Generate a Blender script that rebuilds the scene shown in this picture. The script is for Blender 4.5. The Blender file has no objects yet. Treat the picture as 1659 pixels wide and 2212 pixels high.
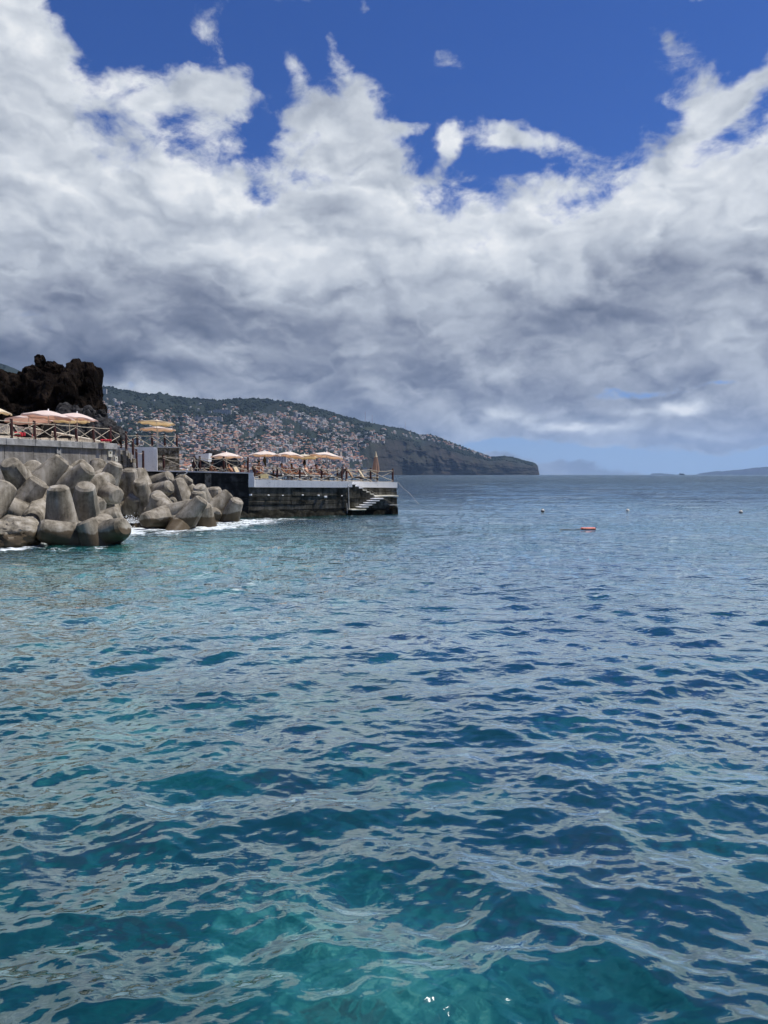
import bpy, bmesh, math, random
import numpy as np
from mathutils import Vector, Matrix, noise as mnoise
random.seed(7); rng = np.random.default_rng(7)
SC = bpy.context.scene
COL = SC.collection
# ------------------------------------------------------------------ camera
EYE = 3.1; FOC = 1597.0; PITCH = math.radians(2.886)
cam_d = bpy.data.cameras.new('camera'); cam = bpy.data.objects.new('camera', cam_d); COL.objects.link(cam)
cam_d.sensor_fit = 'VERTICAL'; cam_d.sensor_height = 36; cam_d.sensor_width = 27; cam_d.lens = 26
cam_d.clip_start = 0.1; cam_d.clip_end = 60000
cam.location = (0, 0, EYE); cam.rotation_euler = (math.radians(90) - PITCH, 0, 0)
SC.camera = cam
def ray(px, py):                      # a direction through a point of the picture (1659 x 2212 units)
    x = (px - 829.5) / FOC; y = (1106 - py) / FOC
    return Vector((x, math.cos(PITCH) + y * math.sin(PITCH), y * math.cos(PITCH) - math.sin(PITCH)))
def at(px, py, Y):
    r = ray(px, py); r = r * (Y / r.y); return Vector((r.x, r.y, r.z + EYE))
def on_z(px, py, z):
    r = ray(px, py); r = r * ((z - EYE) / r.z); return Vector((r.x, r.y, z))
# ------------------------------------------------------------------ sun, exposure
SUN_EL, SUN_AZ = math.radians(64), math.radians(84)      # azimuth clockwise from +Y (the view)
sun_dir = Vector((math.sin(SUN_AZ) * math.cos(SUN_EL), math.cos(SUN_AZ) * math.cos(SUN_EL), math.sin(SUN_EL)))
sl = bpy.data.lights.new('sun', 'SUN'); sl.energy = 5.0; sl.angle = math.radians(0.6); sl.color = (1, .95, .88)
so = bpy.data.objects.new('sun', sl); COL.objects.link(so); so.rotation_euler = (-sun_dir).to_track_quat('-Z', 'Y').to_euler(); so.location = (0, 0, 50)
vs = SC.view_settings; vs.view_transform = 'Standard'; vs.look = 'None'; vs.exposure = 0.0; vs.gamma = 1.0; vs.use_curve_mapping = False
SC.cycles.use_denoising = True; SC.cycles.use_adaptive_sampling = True; SC.cycles.adaptive_threshold = .03
SC.cycles.max_bounces = 8; SC.cycles.volume_bounces = 1
SC.cycles.sample_clamp_indirect = 4; SC.cycles.sample_clamp_direct = 2.0; SC.cycles.caustics_reflective = False; SC.cycles.caustics_refractive = False
# ------------------------------------------------------------------ node shorthand
class NT:
    def __init__(s, tree): s.t = tree; s.n = tree.nodes; s.l = tree.links
    def new(s, typ, **kw):
        n = s.n.new(typ)
        for k, v in kw.items(): setattr(n, k, v)
        return n
    def put(s, sock, v):
        if isinstance(v, bpy.types.NodeSocket): s.l.new(v, sock)
        elif v is not None: sock.default_value = v
    def m(s, op, a, b=None, c=None, clamp=False):
        n = s.n.new('ShaderNodeMath'); n.operation = op; n.use_clamp = clamp
        s.put(n.inputs[0], a); s.put(n.inputs[1], b); s.put(n.inputs[2], c); return n.outputs[0]
    def v(s, op, a, b=None, c=None):
        n = s.n.new('ShaderNodeVectorMath'); n.operation = op
        s.put(n.inputs[0], a); s.put(n.inputs[1], b)
        if c is not None: s.put(n.inputs[3 if op == 'SCALE' else 2], c)
        return n.outputs['Value'] if op in ('DOT_PRODUCT', 'LENGTH', 'DISTANCE') else n.outputs[0]
    def noise(s, vec, scale, detail=4, rough=.5, dist=0., typ=None, color=False, lac=2.0):
        n = s.n.new('ShaderNodeTexNoise'); s.put(n.inputs['Vector'], vec)
        if typ: n.noise_type = typ; n.normalize = True
        for k, x in (('Scale', scale), ('Detail', detail), ('Roughness', rough), ('Distortion', dist), ('Lacunarity', lac)): s.put(n.inputs[k], x)
        return n.outputs['Color' if color else 'Fac']
    def voro(s, vec, scale, out='Distance', feature='F1', rnd=1.):
        n = s.n.new('ShaderNodeTexVoronoi'); n.feature = feature; s.put(n.inputs['Vector'], vec); n.inputs['Scale'].default_value = scale; n.inputs['Randomness'].default_value = rnd
        return n.outputs[out]
    def rng(s, val, a, b, c=0., d=1., smooth=True):
        n = s.n.new('ShaderNodeMapRange'); n.interpolation_type = 'SMOOTHSTEP' if smooth else 'LINEAR'; n.clamp = True
        for i, x in enumerate((val, a, b, c, d)): s.put(n.inputs[i], x)
        return n.outputs[0]
    def mix(s, f, a, b, blend='MIX'):
        n = s.n.new('ShaderNodeMix'); n.data_type = 'RGBA'; n.blend_type = blend
        def c4(x): return (*x, 1) if isinstance(x, (tuple, list)) and len(x) == 3 else x
        s.put(n.inputs[0], f); s.put(n.inputs[6], c4(a)); s.put(n.inputs[7], c4(b)); return n.outputs[2]
    def mixf(s, f, a, b):
        n = s.n.new('ShaderNodeMix'); n.data_type = 'FLOAT'
        s.put(n.inputs[0], f); s.put(n.inputs[2], a); s.put(n.inputs[3], b); return n.outputs[0]
    def ramp(s, f, stops):
        n = s.n.new('ShaderNodeValToRGB'); r = n.color_ramp
        while len(r.elements) < len(stops): r.elements.new(.5)
        for e, (p, c) in zip(r.elements, stops): e.position = p; e.color = (*c, 1) if len(c) == 3 else c
        s.put(n.inputs[0], f); return n.outputs[0]
    def curve(s, val, pts, lo, hi):          # float curve through pts over the range lo..hi (x), values 0..1
        n = s.n.new('ShaderNodeFloatCurve'); c = n.mapping.curves[0]
        x01 = s.m('DIVIDE', s.m('SUBTRACT', val, lo), hi - lo, clamp=True)
        q = [((x - lo) / (hi - lo), y) for x, y in pts]
        c.points[0].location = q[0]; c.points[1].location = q[-1]
        for x, y in q[1:-1]: c.points.new(x, y)
        for p in c.points: p.handle_type = 'AUTO_CLAMPED'
        n.mapping.update(); s.put(n.inputs['Value'], x01); return n.outputs[0]
    def sep(s, v):
        n = s.n.new('ShaderNodeSeparateXYZ'); s.put(n.inputs[0], v); return n.outputs
    def comb(s, x=0., y=0., z=0.):
        n = s.n.new('ShaderNodeCombineXYZ'); s.put(n.inputs[0], x); s.put(n.inputs[1], y); s.put(n.inputs[2], z); return n.outputs[0]
# ------------------------------------------------------------------ sky
W = bpy.data.worlds.new('World'); SC.world = W; W.use_nodes = True
W.cycles.sampling_method = 'MANUAL'; W.cycles.sample_map_resolution = 512
def build_sky():
    k = NT(W.node_tree); k.n.clear()
    out = k.new('ShaderNodeOutputWorld')
    tc = k.new('ShaderNodeTexCoord').outputs['Generated']
    d = k.v('NORMALIZE', tc); X, Y, Z = k.sep(d)
    sky = k.new('ShaderNodeTexSky', sky_type='NISHITA', sun_disc=False)
    sky.sun_elevation = SUN_EL; sky.sun_rotation = SUN_AZ; sky.altitude = 10; sky.air_density = 1.0; sky.dust_density = .3; sky.ozone_density = 3.0
    # azimuth and elevation, in tenths of a radian
    az0 = k.m('MULTIPLY', k.m('ARCTAN2', X, Y), 10.); el0 = k.m('MULTIPLY', k.m('ARCSINE', Z), 10.)
    pn = k.v('MULTIPLY', d, (1., 1., 1.55))
    w1 = k.v('SUBTRACT', k.noise(pn, 5.5, 5, .55, color=True), (.5, .5, .5))
    az = k.m('ADD', az0, k.m('MULTIPLY', k.sep(w1)[0], 1.3)); el = k.m('ADD', el0, k.m('MULTIPLY', k.sep(w1)[1], 1.0))
    ae = k.comb(az, el)
    def ang(px, py):
        r = ray(px, py); return 10 * math.atan2(r.x, r.y), 10 * math.atan2(r.z, math.hypot(r.x, r.y))
    def blobs(lst, acc):
        for cx, cy, rx, ry, rot, w in lst:
            a, e = ang(cx, cy); sx = (ang(cx + rx, cy)[0] - a); sy = (e - ang(cx, cy + ry)[1])
            o = k.v('SUBTRACT', ae, (a, e, 0))
            if rot:
                n = k.new('ShaderNodeVectorRotate', rotation_type='Z_AXIS'); k.put(n.inputs['Vector'], o); n.inputs['Angle'].default_value = math.radians(-rot); o = n.outputs[0]
            o = k.v('MULTIPLY', o, (1 / sx, 1 / sy, 0))
            g = k.m('EXPONENT', k.m('MULTIPLY', k.v('DOT_PRODUCT', o, o), -1.))
            acc = k.m('MULTIPLY_ADD', g, w, acc)
        return acc
    # upper edge of the main cloud bank, elevation as a function of azimuth
    edge = [(-900, -150), (-500, -100), (-200, -40), (0, 10), (90, 90), (150, 190), (230, 240), (400, 250), (500, 270), (570, 350), (650, 345), (760, 330), (850, 370), (920, 440), (1000, 430), (1120, 412), (1240, 398), (1400, 358), (1500, 345), (1570, 330), (1660, 290), (2000, 150), (2500, 100)]
    pts = sorted({round(ang(x, y)[0], 3): ang(x, y)[1] / 10 for x, y in edge}.items())
    top = k.m('MULTIPLY', k.curve(az, pts, pts[0][0], pts[-1][0]), 10.)
    cov = k.m('MULTIPLY_ADD', k.m('SUBTRACT', top, el), .95, .27)
    cov = k.m('MAXIMUM', k.m('MINIMUM', cov, 1.0), -.62)
    cov = k.m('SUBTRACT', cov, k.m('MULTIPLY', k.rng(Y, .30, -.35), .55))  # clouds thinned behind the camera, out of view, to darken the ambient light
    adds = [(60, 60, 120, 110, 0, .55), (330, 205, 130, 52, 0, .62), (470, 205, 85, 50, -10, .72), (500, 50, 105, 80, 0, .62), (640, 0, 90, 30, 0, .75), (290, 50, 30, 60, 0, .5), (640, 160, 30, 40, 30, .3), (820, 0, 30, 20, 0, .6), (620, 160, 60, 50, 0, .38),
            (700, 270, 110, 60, 0, .66), (790, 210, 60, 60, 0, .55), (755, 110, 34, 62, 20, .62), (850, 340, 60, 40, 0, .5), (925, 395, 40, 26, 0, .35),
            (1005, 148, 85, 34, 0, .98), (985, 312, 34, 60, 0, .92), (1145, 312, 92, 36, -8, .92), (880, 280, 52, 24, 10, .66), (1235, 378, 70, 22, 12, .5), (1070, 390, 50, 16, 0, .3),
            (1500, 180, 90, 100, 35, .55), (1600, 200, 240, 55, 42, .8), (1659, 330, 150, 80, 0, .5), (1530, 5, 80, 24, 0, .9), (1290, 262, 50, 12, 0, .35), (1400, 120, 20, 30, 0, .3),
            (245, 70, 70, 80, 0, -.55), (400, 110, 60, 40, 0, -.3), (530, 285, 50, 50, 0, -.3), (1700, 20, 130, 60, 0, -.3), (1080, 350, 90, 30, 0, -.2), (1330, 250, 120, 60, 0, -.2),
            (-250, 150, 260, 200, 0, .8), (1950, 150, 200, 150, 0, .8)]
    cov = blobs(adds, cov)
    # opening low over the sea on the right, with its own small clouds
    gaps = [(1400, 842, 170, 20, 2, -1.0), (1560, 825, 60, 14, 0, -.5), (1050, 985, 240, 30, 0, -.8), (1380, 995, 330, 28, 0, -1.25), (1240, 900, 220, 28, 0, .75), (1550, 890, 160, 36, 0, .8), (1800, 985, 300, 34, 0, -1.35), (290, 838, 60, 14, 0, -.35), (600, 1000, 500, 14, 0, -.7), (1100, 905, 60, 18, 0, .35)]
    low = blobs(gaps, cov)
    fb = k.noise(pn, 6.5, 11, .60, .25)
    fb2 = k.noise(k.v('ADD', pn, (3.1, 1.7, .4)), 17., 8, .62, .3)
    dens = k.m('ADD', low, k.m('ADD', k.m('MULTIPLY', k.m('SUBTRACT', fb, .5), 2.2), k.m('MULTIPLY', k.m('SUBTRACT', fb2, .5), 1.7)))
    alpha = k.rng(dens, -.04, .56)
    # relief: cloud height here against the height a little way towards the sun
    pc = k.v('ADD', k.v('MULTIPLY', d, (1., 1., 1.7)), k.v('SCALE', w1, None, .07))
    def hgt(o, sc, det): return k.noise(k.v('ADD', pc, o), sc, det, .56, .15)
    def puff(o, sc, det=2.):
        return k.m('ABSOLUTE', k.m('MULTIPLY_ADD', k.noise(k.v('ADD', pp, o), sc, det, .5), 2.6, -1.3))
    w2 = k.v('SUBTRACT', k.noise(pn, 14., 4, .6, color=True), (.5, .5, .5))
    pp = k.v('ADD', k.v('MULTIPLY', d, (1., 1., 1.75)), k.v('ADD', k.v('SCALE', w1, None, .16), k.v('SCALE', w2, None, .07)))
    def off(o, q, m_=(.5, .1, 1.4)): return tuple(a + b * q for a, b in zip(o, m_))
    r1 = k.m('SUBTRACT', hgt((0, 0, 0), 2.6, 5), hgt(off((0, 0, 0), .09), 2.6, 5))
    r2 = k.m('SUBTRACT', hgt((3, 1, 2), 7., 7), hgt(off((3, 1, 2), .032), 7., 7))
    p1 = k.m('SUBTRACT', puff((1, 2, 3), 4.5), puff(off((1, 2, 3), .034), 4.5))
    p2 = k.m('SUBTRACT', puff((4, 2, 7), 11.), puff(off((4, 2, 7), .014), 11.))
    rel = k.m('ADD', k.m('ADD', k.m('MULTIPLY', r1, .50), k.m('MULTIPLY', r2, .46)), k.m('ADD', k.m('MULTIPLY', p1, .42), k.m('MULTIPLY', p2, .30)))
    # broad tone of the bank, dark undersides and lit shoulders
    lum = [(150, 60, 200, 120, 0, .05), (210, 330, 330, 200, 0, .10), (450, 230, 90, 60, 0, -.05), (640, 390, 130, 60, 0, -.07), (600, 330, 240, 60, 0, .10), (400, 440, 160, 60, 0, .10),
           (1200, 460, 440, 80, 0, .15), (700, 480, 200, 60, 0, .06), (1000, 520, 90, 60, 0, .10), (860, 480, 120, 40, 0, .12), (1560, 430, 200, 110, 0, .03), (560, 560, 90, 50, 0, .16), (800, 640, 180, 60, -10, .07),
           (330, 620, 230, 70, 0, -.11), (150, 700, 260, 60, 0, -.12), (130, 775, 260, 40, 0, -.12), (420, 690, 280, 60, 0, -.13), (240, 790, 330, 45, 0, -.15), (60, 780, 200, 60, 0, -.08), (250, 670, 50, 30, 0, .16), (460, 765, 90, 34, 0, .10), (540, 740, 50, 30, 0, .08),
           (820, 700, 230, 36, 0, -.09), (1380, 645, 330, 42, 6, -.24), (1250, 690, 200, 24, 0, -.07), (1500, 760, 240, 30, 0, .08), (1150, 590, 130, 30, 0, .05), (1000, 770, 160, 24, 0, .06), (760, 800, 160, 26, 0, .02), (1000, 850, 300, 30, 0, -.08), (620, 830, 200, 34, 0, -.08),
           (1110, 905, 70, 16, 0, .40), (1230, 925, 90, 12, 0, .45), (1560, 930, 140, 12, 0, .22), (1010, 560, 160, 90, 0, .06), (1000, 680, 260, 60, 0, .07), (1480, 872, 70, 14, 0, .62), (1370, 892, 60, 10, 0, .3), (1620, 905, 60, 20, 0, .16), (1520, 905, 120, 18, 0, .12), (1580, 880, 100, 20, 0, -.10), (1060, 920, 80, 20, 0, -.06), (300, 846, 90, 14, 0, .14), (740, 888, 90, 20, 0, .04), (1500, 180, 200, 160, 40, -.04), (1300, 960, 500, 22, 0, .06)]
    base = k.curve(el0, [(-1, .44), (0, .44), (.6, .45), (1.2, .48), (1.8, .54), (2.6, .66), (3.4, .71), (4.2, .73), (6, .75), (9, .55), (15.7, .5)], -1, 15.7)
    L = blobs(lum, base)
    thin = k.rng(dens, .0, .75, .12, 0.)
    L = k.m('ADD', k.m('ADD', L, rel), thin)
    cc = k.ramp(L, [(.0, (.065, .085, .14)), (.22, (.125, .150, .215)), (.38, (.21, .24, .315)), (.52, (.325, .36, .435)), (.68, (.47, .515, .585)), (.88, (.70, .74, .79)), (1., (.86, .88, .90))])
    tone = k.mix(1., sky.outputs[0], (.025, .046, .094), 'MULTIPLY')
    hz = k.rng(el0, -.2, 2.4, 1., 0.)
    hz2 = k.m('MULTIPLY', k.m('POWER', hz, 1.6), .85)
    blue = k.mix(hz2, tone, (.35, .49, .70))
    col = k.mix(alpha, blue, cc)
    col = k.mix(k.m('MULTIPLY', k.m('POWER', k.rng(el0, -.1, 1.1, 1., 0.), 1.5), .30), col, (.33, .45, .62))
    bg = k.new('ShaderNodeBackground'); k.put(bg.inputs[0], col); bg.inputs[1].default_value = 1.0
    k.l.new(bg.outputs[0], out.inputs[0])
build_sky()
# ------------------------------------------------------------------ object helpers
def mat(name):
    m = bpy.data.materials.new(name); m.use_nodes = True; k = NT(m.node_tree); k.n.clear()
    k.out = k.new('ShaderNodeOutputMaterial'); return m, k
def principled(k, col, rough=.8, bump=None, bstr=.4, bdist=.02, spec=.3, metal=0., **kw):
    p = k.new('ShaderNodeBsdfPrincipled')
    if isinstance(col, (tuple, list)) and len(col) == 3: col = (*col, 1)
    k.put(p.inputs['Base Color'], col); k.put(p.inputs['Roughness'], rough); k.put(p.inputs['Specular IOR Level'], spec); k.put(p.inputs['Metallic'], metal)
    for n, v in kw.items(): k.put(p.inputs[n.replace('_', ' ')], v)
    if bump is not None:
        b = k.new('ShaderNodeBump'); b.inputs['Strength'].default_value = bstr; b.inputs['Distance'].default_value = bdist
        k.put(b.inputs['Height'], bump); k.l.new(b.outputs[0], p.inputs['Normal'])
    k.l.new(p.outputs[0], k.out.inputs[0]); return p
def world_pos(k): return k.new('ShaderNodeNewGeometry').outputs['Position']
def obj_pos(k): return k.new('ShaderNodeTexCoord').outputs['Object']
def tag(o, label=None, cat=None, group=None, kind=None):
    for n, v in (('label', label), ('category', cat), ('group', group), ('kind', kind)):
        if v: o[n] = v
    return o
def link(name, me, m=None, parent=None, loc=None):
    o = bpy.data.objects.new(name, me); COL.objects.link(o)
    if m is not None and me is not None:
        for mm in (m if isinstance(m, (list, tuple)) else [m]): me.materials.append(mm)
    if parent is not None: o.parent = parent
    if loc is not None: o.location = loc
    return o
def empty(name, loc=(0, 0, 0), rz=0.):
    o = bpy.data.objects.new(name, None); COL.objects.link(o); o.location = loc; o.rotation_euler = (0, 0, rz); o.empty_display_size = .2; return o
def np_mesh(name, V, F, smooth=True):
    me = bpy.data.meshes.new(name); V = np.asarray(V, np.float32); F = np.asarray(F, np.int32)
    me.vertices.add(len(V)); me.vertices.foreach_set('co', V.ravel()); n = F.shape[1]
    me.loops.add(F.size); me.loops.foreach_set('vertex_index', F.ravel()); me.polygons.add(len(F))
    me.polygons.foreach_set('loop_start', np.arange(0, F.size, n, dtype=np.int32)); me.polygons.foreach_set('loop_total', np.full(len(F), n, np.int32))
    if smooth: me.polygons.foreach_set('use_smooth', np.ones(len(F), bool))
    me.update(calc_edges=True); me.validate(); return me
def grid_faces(nr, nc):
    i = np.arange(nr - 1)[:, None] * nc + np.arange(nc - 1)[None, :]
    return np.stack([i, i + 1, i + nc + 1, i + nc], -1).reshape(-1, 4)
def sstep(a, b, x): t = np.clip((x - a) / (b - a), 0, 1); return t * t * (3 - 2 * t)
# ------------------------------------------------------------------ value noise in numpy
_perm = rng.permutation(4096); _val = rng.random(4096).astype(np.float32)
def vnoise(x, y):
    xi = np.floor(x).astype(np.int64); yi = np.floor(y).astype(np.int64); fx = x - xi; fy = y - yi
    fx = fx * fx * fx * (fx * (fx * 6 - 15) + 10); fy = fy * fy * fy * (fy * (fy * 6 - 15) + 10)
    def h(a, b): return _val[_perm[(_perm[a & 4095] + b) & 4095]]
    return (h(xi, yi) * (1 - fx) + h(xi + 1, yi) * fx) * (1 - fy) + (h(xi, yi + 1) * (1 - fx) + h(xi + 1, yi + 1) * fx) * fy
def fbm(x, y, octv=5, gain=.5):
    s = 0.; a = 1.; t = 0.
    for i in range(octv): s = s + a * vnoise(x * 2 ** i + 17.3 * i, y * 2 ** i - 9.1 * i); t += a; a *= gain
    return s / t
# ------------------------------------------------------------------ sea surface
FOAM = [(60, 1176, 60, 8, 1.), (15, 1186, 30, 5, .9), (130, 1186, 60, 5, .35), (215, 1182, 40, 4, .4), (250, 1157, 30, 8, 1.), (285, 1140, 45, 10, 1.15), (330, 1133, 50, 8, 1.), (400, 1131, 60, 5, .95),
        (470, 1137, 60, 6, .8), (550, 1128, 70, 5, .9), (600, 1121, 60, 3, .55), (660, 1121, 60, 2, .35), (330, 1150, 90, 8, .45), (420, 1143, 110, 7, .4), (760, 1114, 100, 2, .3), (190, 1200, 120, 6, .25)]
def build_sea():
    ys = [2290.]
    while ys[-1] > 1130: ys.append(ys[-1] - 2.3)
    while ys[-1] > 1060: ys.append(ys[-1] - 1.0)
    while ys[-1] > 1032: ys.append(ys[-1] - .5)
    while ys[-1] > 1026.2: ys.append(ys[-1] - .2)
    Y = np.array([.6, 1.2, 1.8, 2.4, 3.0, 3.4] + [on_z(829, y, 0).y for y in ys] + [9000, 14000, 24500.])
    core = np.arange(-.60, .60, .00155); side = .60 + .02 * 1.17 ** np.arange(0, 22)
    T = np.concatenate([-side[::-1], core, side])
    X = Y[:, None] * T[None, :]; YY = np.repeat(Y[:, None], len(T), 1)
    dY = np.gradient(Y)[:, None]; dX = (np.gradient(T)[None, :] * Y[:, None])
    Zs = np.zeros_like(X); DX = np.zeros_like(X); DY = np.zeros_like(X)
    N = 240
    lam = np.exp(rng.uniform(math.log(.11), math.log(4.2), N))
    r = np.random.default_rng(11)
    # calm patches and ruffled patches
    patch = .62 + .75 * fbm(X * .11 + 5, YY * .07, 3)
    for i in range(N):
        L = lam[i]; kk = 2 * math.pi / L
        spread = 26 if L > 2 else (36 if L > .9 else 52)
        th = math.radians(90 - 20 + r.normal(0, spread)) if r.random() < .72 else math.radians(90 + 32 + r.normal(0, 22))
        kx, ky = kk * math.cos(th), kk * math.sin(th)
        s = .0208 * (1.0 if .34 < L < 1.4 else (.33 if L >= 1.4 else .95)) * r.uniform(.6, 1.3)
        if L > 5: s *= .7
        a = s / kk
        ph = kx * X + ky * YY + r.uniform(0, 6.28)
        att = sstep(1.6, 3.6, L / (np.abs(dY * ky / kk) + np.abs(dX * kx / kk) + 1e-6))
        A = a * att * (patch if L < 2.5 else 1.)
        sn = np.sin(ph); cs = np.cos(ph)
        Zs += A * sn; DX += A * .7 * (kx / kk) * cs; DY += A * .7 * (ky / kk) * cs
    for i in range(26):
        L = math.exp(r.uniform(math.log(4.5), math.log(22.))); kk = 2 * math.pi / L; th = math.radians(90 - 14 + r.normal(0, 24)); kx, ky = kk * math.cos(th), kk * math.sin(th)
        att = sstep(1.6, 3.6, L / (np.abs(dY * ky / kk) + np.abs(dX * kx / kk) + 1e-6)); A = .0085 / kk * att * (.35 + .65 * sstep(15, 60, YY)); ph = kx * X + ky * YY + r.uniform(0, 6.28)
        Zs += A * np.sin(ph); DY += A * .8 * (ky / kk) * np.cos(ph)
    foam = np.zeros_like(X)
    for px, py, rx, ry, w in FOAM:
        c = on_z(px, py, 0); sx = rx * c.y / FOC; sy = abs(on_z(px, py + ry, 0).y - on_z(px, py - ry, 0).y) / 2
        foam += w * np.exp(-((X - c.x) / sx) ** 2 - ((YY - c.y) / sy) ** 2)
    churn = np.clip(foam, 0, 1)
    Zs += churn * (.22 * (fbm(X * 1.6, YY * 1.3, 4, .6) - .45) )
    V = np.stack([X + DX, YY + DY, Zs], -1).reshape(-1, 3)
    me = np_mesh('water', V, grid_faces(len(Y), len(T)))
    at_ = me.attributes.new('foam', 'FLOAT', 'POINT'); at_.data.foreach_set('value', foam.astype(np.float32).ravel())
    # paler, shallower water by the breakwater on the left and over sand near the quay
    sh = np.zeros_like(X)
    for px, py, rx, ry, w in [(150, 1330, 420, 170, .85), (480, 1200, 420, 60, .8), (620, 1350, 300, 120, .42), (60, 1230, 200, 50, .4), (300, 1600, 420, 150, .34), (720, 2090, 340, 190, .55), (520, 1950, 260, 120, .3), (1020, 2200, 380, 150, .5), (100, 2000, 260, 240, .35), (1500, 2150, 300, 160, .3), (1150, 1900, 300, 160, .2)]:
        c = on_z(px, py, 0); sx = rx * c.y / FOC; sy0 = c.y - on_z(px, py + ry, 0).y; sy1 = on_z(px, max(py - ry, 1050), 0).y - c.y
        sh += w * np.exp(-((X - c.x) / sx) ** 2 - ((YY - c.y) / np.where(YY < c.y, sy0, sy1)) ** 2)
    at2 = me.attributes.new('shallow', 'FLOAT', 'POINT'); at2.data.foreach_set('value', sh.astype(np.float32).ravel())
    m, k = mat('sea water')
    P = world_pos(k); px_, py_, pz_ = k.sep(P)
    dist = k.v('LENGTH', P)
    fo = k.new('ShaderNodeAttribute', attribute_name='foam').outputs['Fac']; shv = k.new('ShaderNodeAttribute', attribute_name='shallow').outputs['Fac']
    q = k.v('MULTIPLY', P, (.62, 1., 0.)); 
    rip = k.noise(q, 5.5, 3, .5, .4); rip2 = k.noise(q, 1.6, 4, .55, .3); rip4 = k.noise(k.v('MULTIPLY', P, (.25, 1., 0.)), .09, 5, .6, .2); rip3 = k.noise(k.v('MULTIPLY', P, (.35, 1., 0.)), .55, 4, .6, .2)
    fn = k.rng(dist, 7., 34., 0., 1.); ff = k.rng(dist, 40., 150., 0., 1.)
    h = k.m('ADD', k.m('MULTIPLY', rip, k.mixf(fn, .014, .05)), k.m('ADD', k.m('MULTIPLY', rip2, k.mixf(fn, .03, .26)), k.m('ADD', k.m('MULTIPLY', rip3, k.mixf(ff, .0, 1.9)), k.m('MULTIPLY', rip4, k.mixf(ff, 0., 7.)))))
    b = k.new('ShaderNodeBump'); b.inputs['Strength'].default_value = 1.; b.inputs['Distance'].default_value = 1.; k.put(b.inputs['Height'], h); N_ = b.outputs[0]
    fr = k.new('ShaderNodeFresnel'); fr.inputs['IOR'].default_value = 1.5; k.put(fr.inputs['Normal'], N_)
    gl = k.new('ShaderNodeBsdfGlossy'); k.put(gl.inputs['Normal'], N_); k.put(gl.inputs['Roughness'], k.rng(dist, 20., 500., .025, .12)); gl.inputs['Color'].default_value = (.90, 1., 1., 1)
    # underwater colour: dark rock patches and pale bottom seen through the column
    Pd = k.v('ADD', P, k.v('SCALE', N_, None, 2.2)); Pd = k.v('MULTIPLY', Pd, (1., .8, 0.))        # bottom seen bent through the surface
    pn = k.m('ADD', k.m('MULTIPLY', k.noise(Pd, .5, 3, .55, .4), .55), k.m('MULTIPLY', k.noise(Pd, 2.1, 5, .65, .6), .45))
    sv = k.m('ADD', k.m('MULTIPLY', shv, .78), k.m('MULTIPLY', k.m('SUBTRACT', pn, .5), 3.6))
    body = k.ramp(sv, [(.0, (.002, .050, .052)), (.22, (.004, .086, .084)), (.45, (.010, .125, .120)), (.7, (.030, .21, .19)), (1., (.10, .34, .29))])
    rocky = k.rng(k.noise(k.v('MULTIPLY', Pd, (.8, .8, 0.)), .9, 5, .65, .5), .54, .60, 0., .8)
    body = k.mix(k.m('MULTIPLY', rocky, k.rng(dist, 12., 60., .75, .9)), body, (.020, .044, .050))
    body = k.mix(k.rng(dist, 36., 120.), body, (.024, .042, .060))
    gust = k.rng(k.noise(k.v('MULTIPLY', P, (.35, 1., 0.)), .05, 5, .65, .3), .35, .68, .72, 1.12)
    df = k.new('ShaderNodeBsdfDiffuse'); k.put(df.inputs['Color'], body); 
    rf = k.new('ShaderNodeBsdfRefraction'); rf.inputs['IOR'].default_value = 1.33; rf.inputs['Roughness'].default_value = .0; k.put(rf.inputs['Normal'], N_); rf.inputs['Color'].default_value = (.34, .86, .90, 1)
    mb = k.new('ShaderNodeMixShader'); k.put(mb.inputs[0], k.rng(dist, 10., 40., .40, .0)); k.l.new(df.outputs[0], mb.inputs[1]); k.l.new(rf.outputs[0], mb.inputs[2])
    frs = k.m('MINIMUM', k.m('MULTIPLY', fr.outputs[0], k.m('MULTIPLY', k.mixf(k.rng(dist, 60., 400.), 3.1, 1.5), gust)), .93)
    ms = k.new('ShaderNodeMixShader'); k.put(ms.inputs[0], frs); k.l.new(mb.outputs[0], ms.inputs[1]); k.l.new(gl.outputs[0], ms.inputs[2])
    # foam
    f1 = k.noise(k.v('MULTIPLY', P, (.8, 1., 1.)), 1.3, 9, .68, 1.2); f2 = k.voro(k.v('ADD', k.v('MULTIPLY', P, (1., .8, 1.)), k.v('SCALE', k.noise(P, 2., 3, .5, color=True), None, .8)), 2.2, feature='DISTANCE_TO_EDGE')
    fm = k.m('ADD', k.m('MULTIPLY', fo, 1.0), k.m('ADD', k.m('MULTIPLY', k.m('SUBTRACT', f1, .5), 2.6), k.m('MULTIPLY', k.rng(f2, 0., .16, 1., 0.), .32)))
    fm = k.m('MULTIPLY', k.rng(fm, .55, 1.15, 0., .93), k.rng(fo, .04, .25, 0., 1.))
    fd = k.new('ShaderNodeBsdfDiffuse'); fd.inputs['Color'].default_value = (.72, .78, .80, 1)
    mf = k.new('ShaderNodeMixShader'); k.put(mf.inputs[0], fm); k.l.new(ms.outputs[0], mf.inputs[1]); k.l.new(fd.outputs[0], mf.inputs[2])
    k.l.new(mf.outputs[0], k.out.inputs[0])
    tag(link('water', me, m), 'open sea, turquoise by the breakwater and navy further out', kind='structure')
    # seabed of sand and dark rock
    n = 260; gx = np.linspace(-60, 60, n); gy = np.linspace(-10, 80, n); GX, GY = np.meshgrid(gx, gy)
    rk = fbm(GX * .5, GY * .5, 5, .55); z = -3.4 + 2.4 * sstep(.40, .72, rk) + .5 * fbm(GX * 1.7, GY * 1.7, 4)
    me = np_mesh('seabed', np.stack([GX, GY, z], -1).reshape(-1, 3), grid_faces(n, n))
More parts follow.
